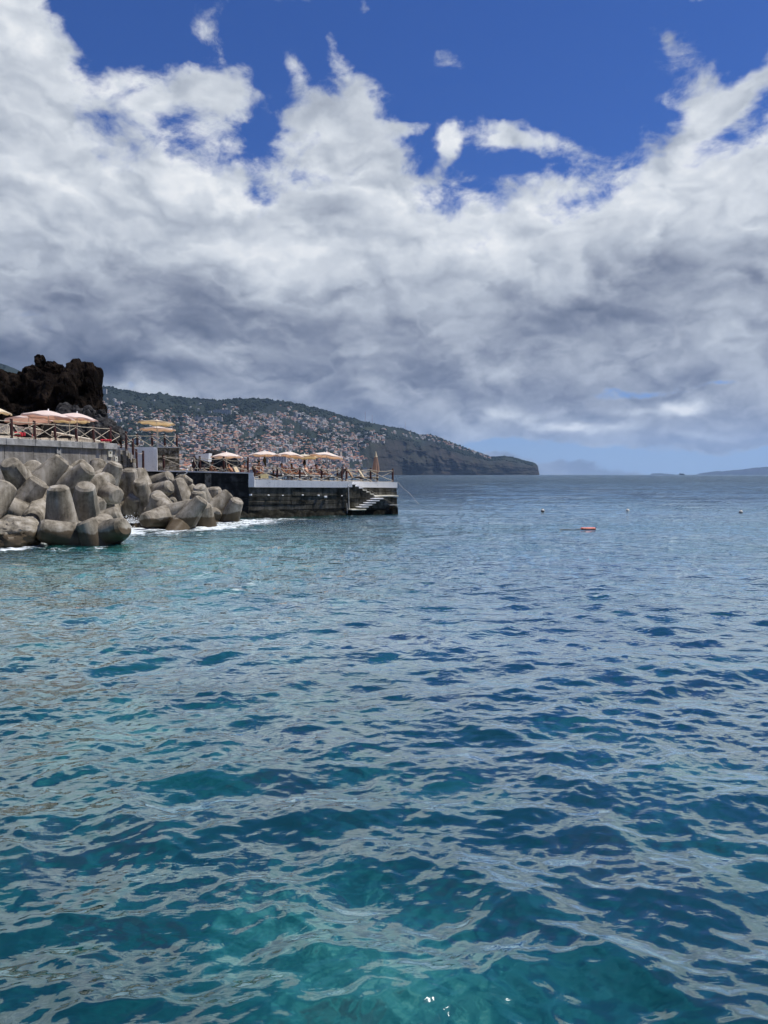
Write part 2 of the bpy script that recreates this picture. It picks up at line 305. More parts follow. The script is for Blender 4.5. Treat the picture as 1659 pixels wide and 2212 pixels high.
    m, k = mat('seabed'); P = world_pos(k)
    c = k.ramp(k.m('ADD', k.m('MULTIPLY', k.sep(P)[2], -.25), k.m('MULTIPLY', k.noise(P, 1.4, 6, .65, .6), .75)), [(.45, (.05, .07, .05)), (.62, (.14, .17, .13)), (.85, (.45, .50, .40)), (1., (.65, .68, .55))])
    principled(k, c, 1.)
    link('seabed', me, m)['kind'] = 'structure'
    me = np_mesh('ground', [(-26000, -5000, -6), (26000, -5000, -6), (26000, 26000, -6), (-26000, 26000, -6)], [(0, 1, 2, 3)], False)
    m, k = mat('deep seabed'); principled(k, (.05, .10, .11), 1.); link('ground', me, m)['kind'] = 'structure'
build_sea()
# ------------------------------------------------------------------ far hills with the town
RIDGE = [(-420, 700), (-200, 735), (0, 783), (60, 806), (120, 822), (215, 838), (240, 837), (300, 849), (330, 853), (345, 849), (365, 853), (400, 860), (480, 866), (520, 861), (560, 862), (620, 868), (660, 876), (700, 886), (740, 899), (780, 909), (830, 919), (870, 926), (905, 938), (930, 938), (950, 946), (1000, 965), (1030, 976), (1060, 987), (1090, 985), (1110, 988), (1140, 997), (1156, 1000), (1161, 1006), (1163, 1016), (1165, 1025)]
SHORE = [(-420, 1500), (100, 1800), (400, 2100), (600, 2600), (720, 3000), (790, 3500), (830, 4300), (870, 5200), (1165, 6500)]
CREST = [(-420, 5200), (300, 4800), (500, 4900), (700, 5100), (800, 5300), (900, 5900), (1000, 6300), (1165, 6900)]
def interp(tab, x): return np.interp(x, [a for a, b in tab], [b for a, b in tab])
def hill_point(px, s):
    """point of the hillside in column px, s = 0 at the shore .. 1 at the crest; arrays welcome"""
    px = np.asarray(px, float); s = np.asarray(s, float)
    D0 = interp(SHORE, px); D1 = interp(CREST, px)
    cliff = sstep(760, 850, px)
    g = (1 - cliff) * s ** 1.25 + cliff * (.10 * s + .90 * sstep(.45, 1.15, s) ** 1.5)
    g = np.minimum(g, 1.0 + 0 * g)
    D = D0 + (D1 - D0) * g
    ry = interp(RIDGE, px)
    e1 = (1025.6 - ry) / FOC * (1 + .0)
    n = fbm(px * .012 + 3, s * 3.2 + 1, 5, .55) - .5; v = fbm(px * .05 + s * 1.2, s * 1.6 + 9, 4, .5) - .5
    env = np.clip(s * (1 - s) * 4, 0, 1) * np.clip(e1 * 12, 0, 1)
    e = e1 * s + env * .014 * n * 1.6
    D = D * (1 + env * (.10 * n + .085 * v))
    e = e + (s > .98) * (fbm(px * .12, s * 0 + 2, 4, .6) - .5) * .0016 * np.clip(e1 * 20, 0, 1)
    X = (px - 829.5) / FOC * D
    return X, D, e * D
def build_hills():
    cols = np.arange(-420, 1165.9, 1.9); rows = np.concatenate([np.linspace(0, 1, 240)])
    PX, S = np.meshgrid(cols, rows)
    X, D, Z = hill_point(PX, S)
    Z[0] = -5
    back = [(1.05, .97), (1.2, .8), (1.6, .35), (2.2, -.01)]
    Xs, Ds, Zs = [X], [D], [Z]
    for fd, fz in back: Xs.append(X[-1:] * fd); Ds.append(D[-1:] * fd); Zs.append(Z[-1:] * fz)
    X, D, Z = (np.concatenate(a) for a in (Xs, Ds, Zs))
    me = np_mesh('hills', np.stack([X, D, Z], -1).reshape(-1, 3), grid_faces(X.shape[0], X.shape[1]))
    fl = np.zeros(X.shape, np.float32); fl[:240] = sstep(770, 840, PX + 14 * (S * 3 % 1)) * (1 - sstep(.55, .95, S))
    a = me.attributes.new('cliff', 'FLOAT', 'POINT'); a.data.foreach_set('value', fl.ravel())
    m, k = mat('hillside'); P = world_pos(k); n1 = k.noise(P, .004, 8, .62, .5); n2 = k.noise(P, .02, 5, .6)
    nz = k.sep(k.new('ShaderNodeNewGeometry').outputs['Normal'])[2]
    green = k.ramp(k.m('ADD', k.m('MULTIPLY', n1, .6), k.m('MULTIPLY', n2, .4)), [(.36, (.005, .010, .007)), (.48, (.008, .016, .009)), (.60, (.018, .028, .013)), (.70, (.05, .055, .028))])
    rock = k.ramp(k.m('ADD', k.m('MULTIPLY', n2, .6), k.m('MULTIPLY', k.noise(k.v('MULTIPLY', P, (1, 1, 3)), .012, 6, .6), .4)), [(.35, (.010, .009, .007)), (.5, (.026, .020, .014)), (.65, (.058, .046, .030))])
    cl = k.new('ShaderNodeAttribute', attribute_name='cliff').outputs['Fac']
    c = k.mix(k.m('MAXIMUM', k.m('MULTIPLY', cl, k.rng(n1, .35, .55, 1., .55)), k.m('MULTIPLY', k.rng(nz, .35, .60, 1., 0.), .8)), green, rock)
    principled(k, c, 1., k.m('ADD', n2, k.m('MULTIPLY', k.noise(P, .08, 4, .6), .4)), 1., 14.)
    link('hills', me, m)['kind'] = 'structure'
    # house bodies: real boxes with hipped or flat roofs
    wallm = []
    for nm, c in (('white render', (.52, .50, .46)), ('cream render', (.50, .42, .31)), ('pale pink render', (.55, .40, .34)), ('grey render', (.36, .36, .36))):
        m, k = mat(nm); P = world_pos(k); w = k.rng(k.noise(k.v('MULTIPLY', P, (.5, .5, .3)), .6, 2, .5), .56, .60)
        principled(k, k.mix(k.m('MULTIPLY', w, .6), c, (.08, .09, .11)), .9); wallm.append(m)
    roofm = []
    for nm, c in (('orange clay tiles', (.34, .15, .085)), ('faded clay tiles', (.37, .235, .17)), ('grey flat roof', (.40, .39, .38))):
        m, k = mat(nm); principled(k, k.mix(k.noise(world_pos(k), .4, 3, .6), tuple(x * .7 for x in c), tuple(min(1, x * 1.25) for x in c)), .95); roofm.append(m)
    def house_geo(w, d, h, rh, inset):
        a, b = w / 2, d / 2; o = .35
        V = [(-a, -b, -6), (a, -b, -6), (a, b, -6), (-a, b, -6), (-a, -b, h), (a, -b, h), (a, b, h), (-a, b, h)]
        F = [(0, 1, 5, 4), (1, 2, 6, 5), (2, 3, 7, 6), (3, 0, 4, 7)]
        if rh < .5:
            V += [(-a - .1, -b - .1, h), (a + .1, -b - .1, h), (a + .1, b + .1, h), (-a - .1, b + .1, h)] + [(-a - .1, -b - .1, h + .5), (a + .1, -b - .1, h + .5), (a + .1, b + .1, h + .5), (-a - .1, b + .1, h + .5)]
            G = [(8, 9, 13, 12), (9, 10, 14, 13), (10, 11, 15, 14), (11, 8, 12, 15), (12, 13, 14, 15)]
        else:
            r = max(a - inset, 0.3)
            V += [(-a - o, -b - o, h), (a + o, -b - o, h), (a + o, b + o, h), (-a - o, b + o, h), (-r, 0, h + rh), (r, 0, h + rh)]
            G = [(8, 9, 13, 12), (9, 10, 13, 13), (10, 11, 12, 13), (11, 8, 12, 12), (11, 10, 9, 8)]
        return V, F, G
    kinds = [(12, 9, 6, 2.6, 4), (9, 8, 6.5, 2.2, 3.5), (15, 9, 6, 2.4, 4.5), (11, 10, 8, 0, 0), (18, 10, 9.5, 0, 0), (10, 8, 4, 2.4, 3.5), (26, 12, 12, 0, 0)]
    def geo_mesh(kind, wi, ri):
        V, F, G = house_geo(*kinds[kind]); me = bpy.data.meshes.new('house')
        me.from_pydata(V, [], [tuple(dict.fromkeys(f)) for f in F + G]); me.materials.append(wallm[wi]); me.materials.append(roofm[ri])
        for i, p in enumerate(me.polygons): p.material_index = 0 if i < len(F) else 1
        return me
    R = random.Random(5); spots = []
    zones = []   # (column, s range, spread, number): clusters following the slope
    def dens(px, s):
        d = .9 * (1 - sstep(.34, .70, s)) + .60 * (1 - sstep(.7, .97, s)) * (s > .2) 
        c = fbm(np.array(px * .022), np.array(s * 7.), 3)
        d *= sstep(.44, .56, c) * 1.1 + .10 + .6 * (1 - sstep(.14, .26, s))
        if px > 700: d *= 1 - float(sstep(720, 800, px)) * (1 if s < .62 else .35)
        if px > 830: d *= (1.6 if s > .86 else 0)
        return float(d)
    tries = 0
    while len(spots) < 4300 and tries < 120000:
        tries += 1
        px = R.uniform(206, 1060); s = R.random() ** 1.25 * .97
        if s > .12 and R.random() < .7: s = round(s * 40) / 40 + R.gauss(0, .0025)      # rows of houses along the terraces
        if R.random() < dens(px, s): spots.append((px, max(.012, s)))
    spots += [(R.uniform(600, 655) + 0 * i, 0) for i in range(0)]
    for i in range(46):                               # the line of pale blocks stepping down the ridge
        t = i / 45; spots.append((598 + 82 * t + R.gauss(0, 4), .83 - .16 * t + R.gauss(0, .008)))
    for i in range(60): spots.append((R.uniform(905, 1050), R.uniform(.86, .98)))
    XY = [hill_point(a, b) for a, b in spots]
    items = []
    for (px, s), (x, y, z) in zip(spots, XY):
        kind = R.choices(range(7), (5, 5, 3, 2, 1.2, 3, .5 if s < .3 else .15))[0]
        ri = 2 if kinds[kind][3] < .5 else (0 if R.random() < (.60 if s < .55 else .4) else 1)
        if R.random() < .15 + .3 * s: ri = 2
        wi = R.choices(range(4), (6, 2.5, 1.2, 1))[0]
        sc = R.uniform(.8, 1.3) * (1.35 if y > 4500 else 1.12 if y > 3300 else 1.0)
        items.append((kinds[kind][0] * sc / float(y), kind, wi, ri, sc, R.uniform(-.7, .7), px, s, float(x), float(y), float(z)))
    items.sort(reverse=True)
    cache = {}; wn = ('white', 'cream', 'pale pink', 'grey'); rn = ('orange roof', 'faded roof', 'flat roof')
    szn = ('house', 'small house', 'long house', 'square block', 'wide block', 'cottage', 'flats')
    for j, (_, kind, wi, ri, sc, rot, px, s, x, y, z) in enumerate(items[:300]):
        key = (kind, wi, ri)
        if key not in cache: cache[key] = geo_mesh(*key)
        o = bpy.data.objects.new('hillside_house', cache[key]); COL.objects.link(o)
        o.location = (x, y, z); o.rotation_euler = (0, 0, rot); o.scale = (sc,) * 3
        where = 'on the lowest slope' if s < .2 else ('half way up the hill' if s < .5 else 'high up')
        side = ('by the tall dark rock' if px < 300 else 'left of the quay' if px < 520 else 'above the sun deck' if px < 760 else 'near the cliff')
        tag(o, '%s %s, %s, %s, %s' % (wn[wi], szn[kind], rn[ri], where, side), 'house', 'houses of the hillside town')
    # the rest of the town as one mass
    Vs, Fs, mi = [], [], []; n = 0
    me = bpy.data.meshes.new('distant_houses')
    for (_, kind, wi, ri, sc, rot, px, s, x, y, z) in items[300:]:
        V, F, G = house_geo(*kinds[kind]); c, q = math.cos(rot) * sc, math.sin(rot) * sc
        Vs += [(a * c - b * q + x, a * q + b * c + y, h * sc + z) for a, b, h in V]
        Fs += [tuple(dict.fromkeys(i + n for i in f)) for f in F + G]; mi += [wi] * len(F) + [4 + ri] * len(G); n += len(V)
    me.from_pydata(Vs, [], Fs); me.polygons.foreach_set('material_index', mi)
    tag(link('distant_houses', me, wallm + roofm), 'mass of small pale houses with clay roofs spread over the far hillside', kind='stuff')
    # woodland over the slope
    ico = [(0, 0, 1)] + [(math.cos(a) * .9, math.sin(a) * .9, .45) for a in np.arange(5) * 1.2566] + [(math.cos(a + .6) * .9, math.sin(a + .6) * .9, -.5) for a in np.arange(5) * 1.2566]
    fa = [(0, 1 + i, 1 + (i + 1) % 5) for i in range(5)] + [(1 + i, 6 + i, 1 + (i + 1) % 5) for i in range(5)] + [(6 + i, 6 + (i + 1) % 5, 1 + (i + 1) % 5) for i in range(5)]
    ico = np.array(ico); fa = np.array(fa); Vs = []; Fs = []; n = 0
    cand = [(R.uniform(-100, 1150), R.random() ** .8) for _ in range(19000)]
    keep = [(a, b) for a, b in cand if fbm(np.array(a * .03 + 40), np.array(b * 9.), 3) > .47 and not (a > 800 and b < .7) and not (b < .1 and R.random() < .4)]
    keep += [(a, .985 + R.random() * .02) for a in np.arange(215, 800, 2.2) if fbm(np.array(a * .06), np.array(3.3), 2) > .44]
    for a, b in keep:
        x, y, z = hill_point(a, min(b, 1.)); r = R.uniform(5, 11) * (.85 if b > .98 else 1)
        j = 1 + rng.uniform(-.35, .35, (11, 1)); Vs.append(ico * j * (r, r, r * R.uniform(.6, 1.1)) + (float(x), float(y), float(z) + r * .25)); Fs.append(fa + n); n += 11
    me = np_mesh('woodland', np.concatenate(Vs), np.concatenate(Fs), False)
    m, k = mat('far foliage'); P = world_pos(k); n1 = k.noise(P, .01, 4, .6); principled(k, k.ramp(n1, [(.35, (.005, .012, .007)), (.55, (.012, .022, .011)), (.7, (.030, .040, .018))]), 1.)
    tag(link('woodland', me, m), 'dark green woodland and scrub covering the far hillside', kind='stuff')
    # long white hotel blocks and masts that stand out
    for px, s, w, h, lab in [(482, .82, 105, 26, 'long white apartment block high on the wooded hill'), (452, .715, 150, 16, 'very long low pale terrace of flats under the white block'), (222, .93, 75, 30, 'pale hotel block beside the tall dark rock near the hilltop'), (340, .62, 60, 16, 'low white row of flats above the yellow parasol'), (600, .16, 70, 26, 'big white hotel at the foot of the hill behind the sun deck'), (700, .20, 60, 24, 'grey and white hotel at the foot of the green headland')]:
        x, y, z = (float(v) for v in hill_point(px, s)); t = empty('apartment_block', (x, y, z)); tag(t, lab, 'building')
        V, F, G = house_geo(w, 14, h, 0, 0); me = bpy.data.meshes.new('wall'); me.from_pydata(V, [], F); link('wall', me, wallm[0], t)
        me = bpy.data.meshes.new('roof'); me.from_pydata(V, [], G); link('roof', me, roofm[2], t)
        wm = bpy.data.materials.get('dark glass') or mat('dark glass')[0]
        if not wm.node_tree.nodes.get('Principled BSDF'):
            kk = NT(wm.node_tree); kk.out = [q for q in kk.n if q.type == 'OUTPUT_MATERIAL'][0]; principled(kk, (.05, .06, .07), .3)
        nb = int(w / 9)
        for i in range(nb):
            vv = []; ff = []
            for fl_ in range(int(h / 5)):
                x0 = -w / 2 + (i + .25) * w / nb; x1 = x0 + w / nb * .5; z0 = 1.5 + fl_ * 5; b0 = len(vv)
                vv += [(x0, -7.15, z0), (x1, -7.15, z0), (x1, -7.15, z0 + 2.6), (x0, -7.15, z0 + 2.6), (x0, -6.9, z0), (x1, -6.9, z0), (x1, -6.9, z0 + 2.6), (x0, -6.9, z0 + 2.6)]
                ff += [tuple(b0 + q for q in f) for f in ((0, 1, 2, 3), (0, 4, 5, 1), (3, 2, 6, 7), (0, 3, 7, 4), (1, 5, 6, 2))]
            me = bpy.data.meshes.new('window'); me.from_pydata(vv, [], ff); link('window', me, wm, t)
    mm, k = mat('mast steel'); principled(k, (.3, .1, .08), .6)
    for px, h, lab in [(789, 75, 'thin radio mast on the ridge, left of two close together'), (804, 62, 'thin radio mast on the ridge, right of two close together'), (875, 68, 'lone thin radio mast on the ridge above the dark cliff')]:
        x, y, z = (float(v) for v in hill_point(px, 1.)); bm = bmesh.new(); bmesh.ops.create_cone(bm, segments=6, radius1=1.2, radius2=.5, depth=h, cap_ends=True); 
        bmesh.ops.translate(bm, verts=bm.verts, vec=(0, 0, h / 2 - 3))
        for zz in (.5, .8):
            r_ = bmesh.ops.create_cone(bm, segments=6, radius1=1.8, radius2=1.8, depth=2, cap_ends=True); bmesh.ops.translate(bm, verts=r_['verts'], vec=(0, 0, h * zz))
        me = bpy.data.meshes.new('radio_mast'); bm.to_mesh(me); tag(link('radio_mast', me, mm, loc=(x, y, z)), lab, 'mast')
    # far islands and a ship
    def island(prof, Y, depth):
        xs = np.arange(prof[0][0], prof[-1][0] + .1, 1.); n = len(xs); rows = np.linspace(-1, 1, 15)
        hh = np.maximum(interp(prof, xs) + (fbm(xs * .2, xs * 0 + 5, 4) - .5) * .8 * (interp(prof, xs) > .5), -.2) / FOC * Y
        V = [((x - 829.5) / FOC * (Y + r * depth), Y + r * depth, h * (1 - abs(r) ** 2.2) - 12 * abs(r) ** 3 + h * .15 * (float(fbm(np.array(x * .1), np.array(r * 3.), 3)) - .5)) for r in rows for x, h in zip(xs, hh)]
        return np_mesh('island', V, grid_faces(15, n))
    m, k = mat('island rock'); principled(k, k.mix(k.noise(world_pos(k), .001, 5, .6), (.015, .018, .022), (.035, .035, .035)), 1.)
    tag(link('island', island([(1500, -.5), (1510, 3), (1530, 6), (1545, 8), (1560, 7.5), (1580, 10), (1600, 12), (1630, 15), (1659, 17), (1700, 20), (1760, 17), (1820, 14), (1870, 4), (1885, -.5)], 20000, 900), m), 'long blue island on the horizon at the right edge', 'island')
    tag(link('island', island([(1403, -.4), (1407, 3), (1425, 3.4), (1442, 2), (1452, 1), (1466, .6), (1475, -.3)], 20000, 500), m), 'low flat islet on the horizon, left of the ship', 'island')
    t = empty('cargo_ship', (*((at(1473, 1025, 9000)).xy), 0)); tag(t, 'tiny dark cargo ship on the horizon between the islands', 'ship')
    m, k = mat('ship hull'); principled(k, (.03, .03, .035), .6); m2, k = mat('ship superstructure'); principled(k, (.10, .10, .11), .6)
    def prism(name, pts, y0, y1, m, par):
        n = len(pts); V = [(x, y0, z) for x, z in pts] + [(x, y1, z) for x, z in pts]
        F = [tuple(range(n)), tuple(range(2 * n - 1, n - 1, -1))] + [(i + n, (i + 1) % n + n, (i + 1) % n, i) for i in range(n)]
        me = bpy.data.meshes.new(name); me.from_pydata(V, [], F); return link(name, me, m, par)
    prism('hull', [(-28, -2), (26, -2), (33, 11), (24, 9), (-33, 9)], -6, 6, m, t)
    prism('bridge', [(-30, 9), (-17, 9), (-17, 20), (-22, 20), (-22, 24), (-27, 24), (-27, 20), (-30, 20)], -5, 5, m2, t)
    prism('cargo', [(-12, 9), (20, 9), (20, 17), (-12, 17)], -5, 5, m2, t)
build_hills()
# ------------------------------------------------------------------ air
def build_haze():
    V = [(x, y, z) for z in (-7, 1250) for x, y in ((-25900, -3000), (25900, -3000), (25900, 25500), (-25900, 25500))]
    me = bpy.data.meshes.new('haze'); me.from_pydata(V, [], [(3, 2, 1, 0), (4, 5, 6, 7), (0, 1, 5, 4), (1, 2, 6, 5), (2, 3, 7, 6), (3, 0, 4, 7)])
    m, k = mat('sea air'); v = k.new('ShaderNodeVolumePrincipled'); v.inputs['Color'].default_value = (.42, .64, 1., 1); v.inputs['Density'].default_value = 2.5e-5; v.inputs['Anisotropy'].default_value = .2
    k.l.new(v.outputs[0], k.out.inputs['Volume'])
    link('haze', me, m)['kind'] = 'stuff'
try: build_haze()
except Exception as e: print('haze', e)
# ------------------------------------------------------------------ mesh builder for built things
class MB:
    def __init__(s): s.bm = bmesh.new()
    def _x(s, verts, M):
        if M is not None: bmesh.ops.transform(s.bm, matrix=M, verts=verts)
    def box(s, c, d, rz=0., M=None, bev=0.):
        r = bmesh.ops.create_cube(s.bm, size=1)['verts']
        T = Matrix.Translation(c) @ Matrix.Rotation(rz, 4, 'Z') @ Matrix.Diagonal((*d, 1)); s._x(r, M @ T if M is not None else T)
        if bev:
            e = list({e for v in r for e in v.link_edges}); bmesh.ops.bevel(s.bm, geom=e, offset=bev, segments=1, affect='EDGES', profile=.5)
        return s
    def tube(s, pts, rad, seg=6, cap=True):
        pts = [Vector(p) for p in pts]; rr = rad if isinstance(rad, (list, tuple)) else [rad] * len(pts); rings = []
        for i, p in enumerate(pts):
            d = (pts[min(i + 1, len(pts) - 1)] - pts[max(i - 1, 0)]).normalized(); u = d.orthogonal().normalized() if abs(d.z) > .99 else d.cross(Vector((0, 0, 1))).normalized(); w = d.cross(u)
            rings.append([s.bm.verts.new(p + (u * math.cos(a) + w * math.sin(a)) * rr[i]) for a in [2 * math.pi * j / seg for j in range(seg)]])
        for a, b in zip(rings, rings[1:]):
            for j in range(seg): s.bm.faces.new((a[j], a[(j + 1) % seg], b[(j + 1) % seg], b[j]))
        if cap: s.bm.faces.new(rings[0]); s.bm.faces.new(rings[-1][::-1])
        return s
    def prism(s, pts, y0, y1):               # outline in x,z extruded along y
        a = [s.bm.verts.new((x, y0, z)) for x, z in pts]; b = [s.bm.verts.new((x, y1, z)) for x, z in pts]; n = len(pts)
        s.bm.faces.new(a); s.bm.faces.new(b[::-1])
        for i in range(n): s.bm.faces.new((a[i], b[i], b[(i + 1) % n], a[(i + 1) % n]))
        return s
    def build(s, name, m, parent=None, smooth=False, loc=None):
        bmesh.ops.recalc_face_normals(s.bm, faces=s.bm.faces)
        me = bpy.data.meshes.new(name); s.bm.to_mesh(me); s.bm.free()
        if smooth:
            me.polygons.foreach_set('use_smooth', [True] * len(me.polygons)); me.set_sharp_from_angle(angle=math.radians(40))
        return link(name, me, m, parent, loc)
def copy_tree(o, parent=None):
    c = o.copy(); COL.objects.link(c); c.parent = parent
    for ch in list(o.children): copy_tree(ch, c)
    return c
# ------------------------------------------------------------------ materials
MT = {}
def stone(name, c0, c1, c2, sc=3., wet=None, rough=.9, streak=.5, bstr=.8, bd=.03, spec=.10):
    m, k = mat(name); P = world_pos(k)
    n = k.noise(P, sc, 7, .65, .3); n2 = k.noise(P, sc * 7, 4, .6); st = k.noise(k.v('MULTIPLY', P, (1.6, 1.6, .16)), 1.7, 6, .65)
    f = k.m('ADD', k.m('MULTIPLY', n, 1 - streak), k.m('MULTIPLY', st, streak))
    c = k.ramp(f, [(.38, c0), (.5, c1), (.62, c2)])
    c = k.mix(k.rng(n2, .58, .72, 0., .45), c, tuple(x * .35 for x in c0))
    r = rough
    if wet is not None:                       # tide mark: darker, browner and glossier below a ragged line
        z = k.sep(P)[2]; wl = k.m('ADD', k.m('MULTIPLY', k.m('SUBTRACT', k.noise(k.v('MULTIPLY', P, (1, 1, .3)), .9, 6, .6), .5), wet[1]), wet[0])
        wf = k.rng(z, k.m('SUBTRACT', wl, .05), k.m('ADD', wl, .05), 1., 0.)
        c = k.mix(k.m('MULTIPLY', wf, .9), c, k.mix(n, wet[2], wet[3])); r = k.mixf(wf, rough, .35)
    principled(k, c, r, k.m('ADD', n2, k.m('MULTIPLY', n, 1.5)), bstr, bd, spec=spec); MT[name] = m; return m
stone('tetrapod concrete', (.085, .074, .056), (.245, .218, .172), (.40, .37, .315), 1.3, (.62, .8, (.040, .030, .018), (.10, .072, .040)), streak=.45, bstr=.35)
stone('dark quay stone', (.022, .021, .016), (.080, .076, .060), (.19, .18, .15), 1.3, (.5, .3, (.006, .006, .005), (.02, .02, .016)), streak=.4)
stone('black sea wall', (.014, .014, .013), (.030, .030, .028), (.085, .085, .08), 1.2, None, streak=.35)
stone('terrace concrete', (.13, .12, .105), (.24, .225, .20), (.36, .35, .33), 1.1, None, streak=.6)
stone('cap concrete', (.22, .22, .21), (.34, .34, .33), (.44, .44, .43), 1.5, None, streak=.4)
stone('rubble masonry', (.05, .042, .030), (.15, .13, .095), (.34, .31, .26), 3.0, None, streak=.1)
stone('lava rock', (.003, .0025, .002), (.008, .006, .005), (.030, .022, .017), .8, None, streak=.25, bstr=1., bd=.25, spec=.02)
stone('boulder basalt', (.018, .018, .019), (.04, .039, .04), (.085, .085, .085), 1.5, None, streak=.1, bstr=1., bd=.1)
stone('white paint', (.74, .75, .75), (.86, .86, .85), (.90, .90, .89), 1.5, None, streak=.5, bstr=.3, bd=.01)
stone('dusty floor', (.30, .28, .25), (.42, .40, .36), (.5, .48, .44), 1., None, streak=.1)
stone('pale step concrete', (.45, .43, .34), (.6, .58, .48), (.7, .68, .6), 2., None, streak=.2)
stone('wet black rock', (.006, .006, .005), (.016, .016, .013), (.035, .035, .028), 2.5, None, rough=.8, streak=.1, spec=.03)
for nm, c, r in (('dark red wood', (.045, .012, .009), .55), ('rope', (.52, .46, .36), .9), ('parasol pole', (.62, .60, .55), .4), ('lounger frame', (.02, .018, .017), .5), ('cream cushion', (.62, .52, .36), .9), ('tan cushion', (.34, .22, .13), .9), ('white cushion', (.72, .70, .64), .9),
                  ('red towel', (.62, .05, .07), .9), ('yellow towel', (.62, .52, .28), .9), ('black cloth', (.012, .011, .014), .9), ('olive cloth', (.07, .06, .035), .9), ('blue swimwear', (.02, .035, .16), .8), ('orange plastic', (.75, .07, .02), .35), ('buoy white', (.72, .70, .64), .4), ('buoy dark band', (.05, .03, .03), .5),
                  ('hair', (.02, .013, .01), .8), ('galvanised pipe', (.45, .45, .42), .4), ('rust', (.14, .06, .03), .8), ('gull white', (.8, .8, .8), .8), ('gull grey', (.05, .05, .055), .8), ('gull bill', (.6, .35, .03), .5), ('ivory paint', (.78, .72, .60), .7)):
    m, k = mat(nm); P = obj_pos(k); principled(k, k.mix(k.rng(k.noise(P, 6., 4, .6), .35, .65), tuple(x * .78 for x in c), tuple(min(1, x * 1.12) for x in c)), r, k.noise(P, 30, 3), .2, .005); MT[nm] = m
for nm, c in (('skin tanned', (.42, .20, .11)), ('skin light', (.56, .32, .21)), ('skin deep', (.20, .09, .05))):
    m, k = mat(nm); principled(k, c, .5, k.noise(obj_pos(k), 20, 3), .1, .004); MT[nm] = m
def canopy_mat(nm, c, t):
    m, k = mat(nm); P = obj_pos(k); n = k.noise(P, 2.5, 4, .6)
    a = k.new('ShaderNodeBsdfDiffuse'); k.put(a.inputs[0], k.mix(n, tuple(x * .9 for x in c), c)); b = k.new('ShaderNodeBsdfTranslucent'); k.put(b.inputs[0], (*t, 1))
    x = k.new('ShaderNodeMixShader'); x.inputs[0].default_value = .30; k.l.new(a.outputs[0], x.inputs[1]); k.l.new(b.outputs[0], x.inputs[2]); k.l.new(x.outputs[0], k.out.inputs[0]); MT[nm] = m
canopy_mat('apricot canvas', (.90, .82, .74), (.90, .46, .20)); canopy_mat('pink canvas', (.86, .74, .68), (.85, .42, .26)); canopy_mat('yellow canvas', (.80, .72, .56), (.85, .55, .22)); canopy_mat('brown canvas', (.48, .33, .26), (.5, .3, .2))
# ------------------------------------------------------------------ quay
QA = Vector((at(536.6, 1100, 54.4).x, 54.4, 0)); QB = Vector((at(859, 1100, 59.3).x, 59.3, 0)); QL = (QB - QA).length; QD = (QB - QA).normalized(); QN = Vector((-QD.y, QD.x, 0)); QR = math.atan2(QD.y, QD.x)
def qs(px):                              # distance along the quay face seen in picture column px
    r = ray(px, 1100); r = Vector((r.x, r.y)); a, d = QA.xy, QD.xy
    t = (a.x * r.y - a.y * r.x) / (d.y * r.x - d.x * r.y); return t
def qz(px, py, back=0.):
    s = qs(px); Y = QA.y + QD.y * s + QN.y * back; return at(px, py, Y).z
def deck_z(s): return 2.756 + (2.487 - 2.756) * s / QL
def quay_point(px, back): # world point on the deck at picture column px, so far behind the face
    r = ray(px, 1100); r = Vector((r.x, r.y)); a = (QA + QN * back).xy; d = QD.xy
    t = (a.x * r.y - a.y * r.x) / (d.y * r.x - d.x * r.y); p = a + d * t; return Vector((p.x, p.y, deck_z(t)))
RS = random.Random(3)
def stones(parent, m, s0, s1, rows, yface, lens, jit=.025, depth=.3, splits=None, skip=None, name='block'):
    """courses of separate blocks on a wall face in local coordinates: x along, y inward"""
    for r, (z0, z1) in enumerate(rows):
        x = s0
        while x < s1 - .01:
            L = RS.uniform(*lens); nx = min(s1, x + L)
            if s1 - nx < lens[0] * .5: nx = s1
            j = RS.uniform(-jit, jit); g = .018
            if not (skip and skip(x, nx, z0, z1)):
                b = MB(); b.box(((x + nx) / 2, yface + j + depth / 2, (z0 + z1) / 2), (nx - x - g, depth, z1 - z0 - g), bev=.02)
                for v in b.bm.verts: v.co += Vector((RS.uniform(-.012, .012), RS.uniform(-.015, .015), RS.uniform(-.014, .014)))
                b.build(name, m, parent)
            x = nx
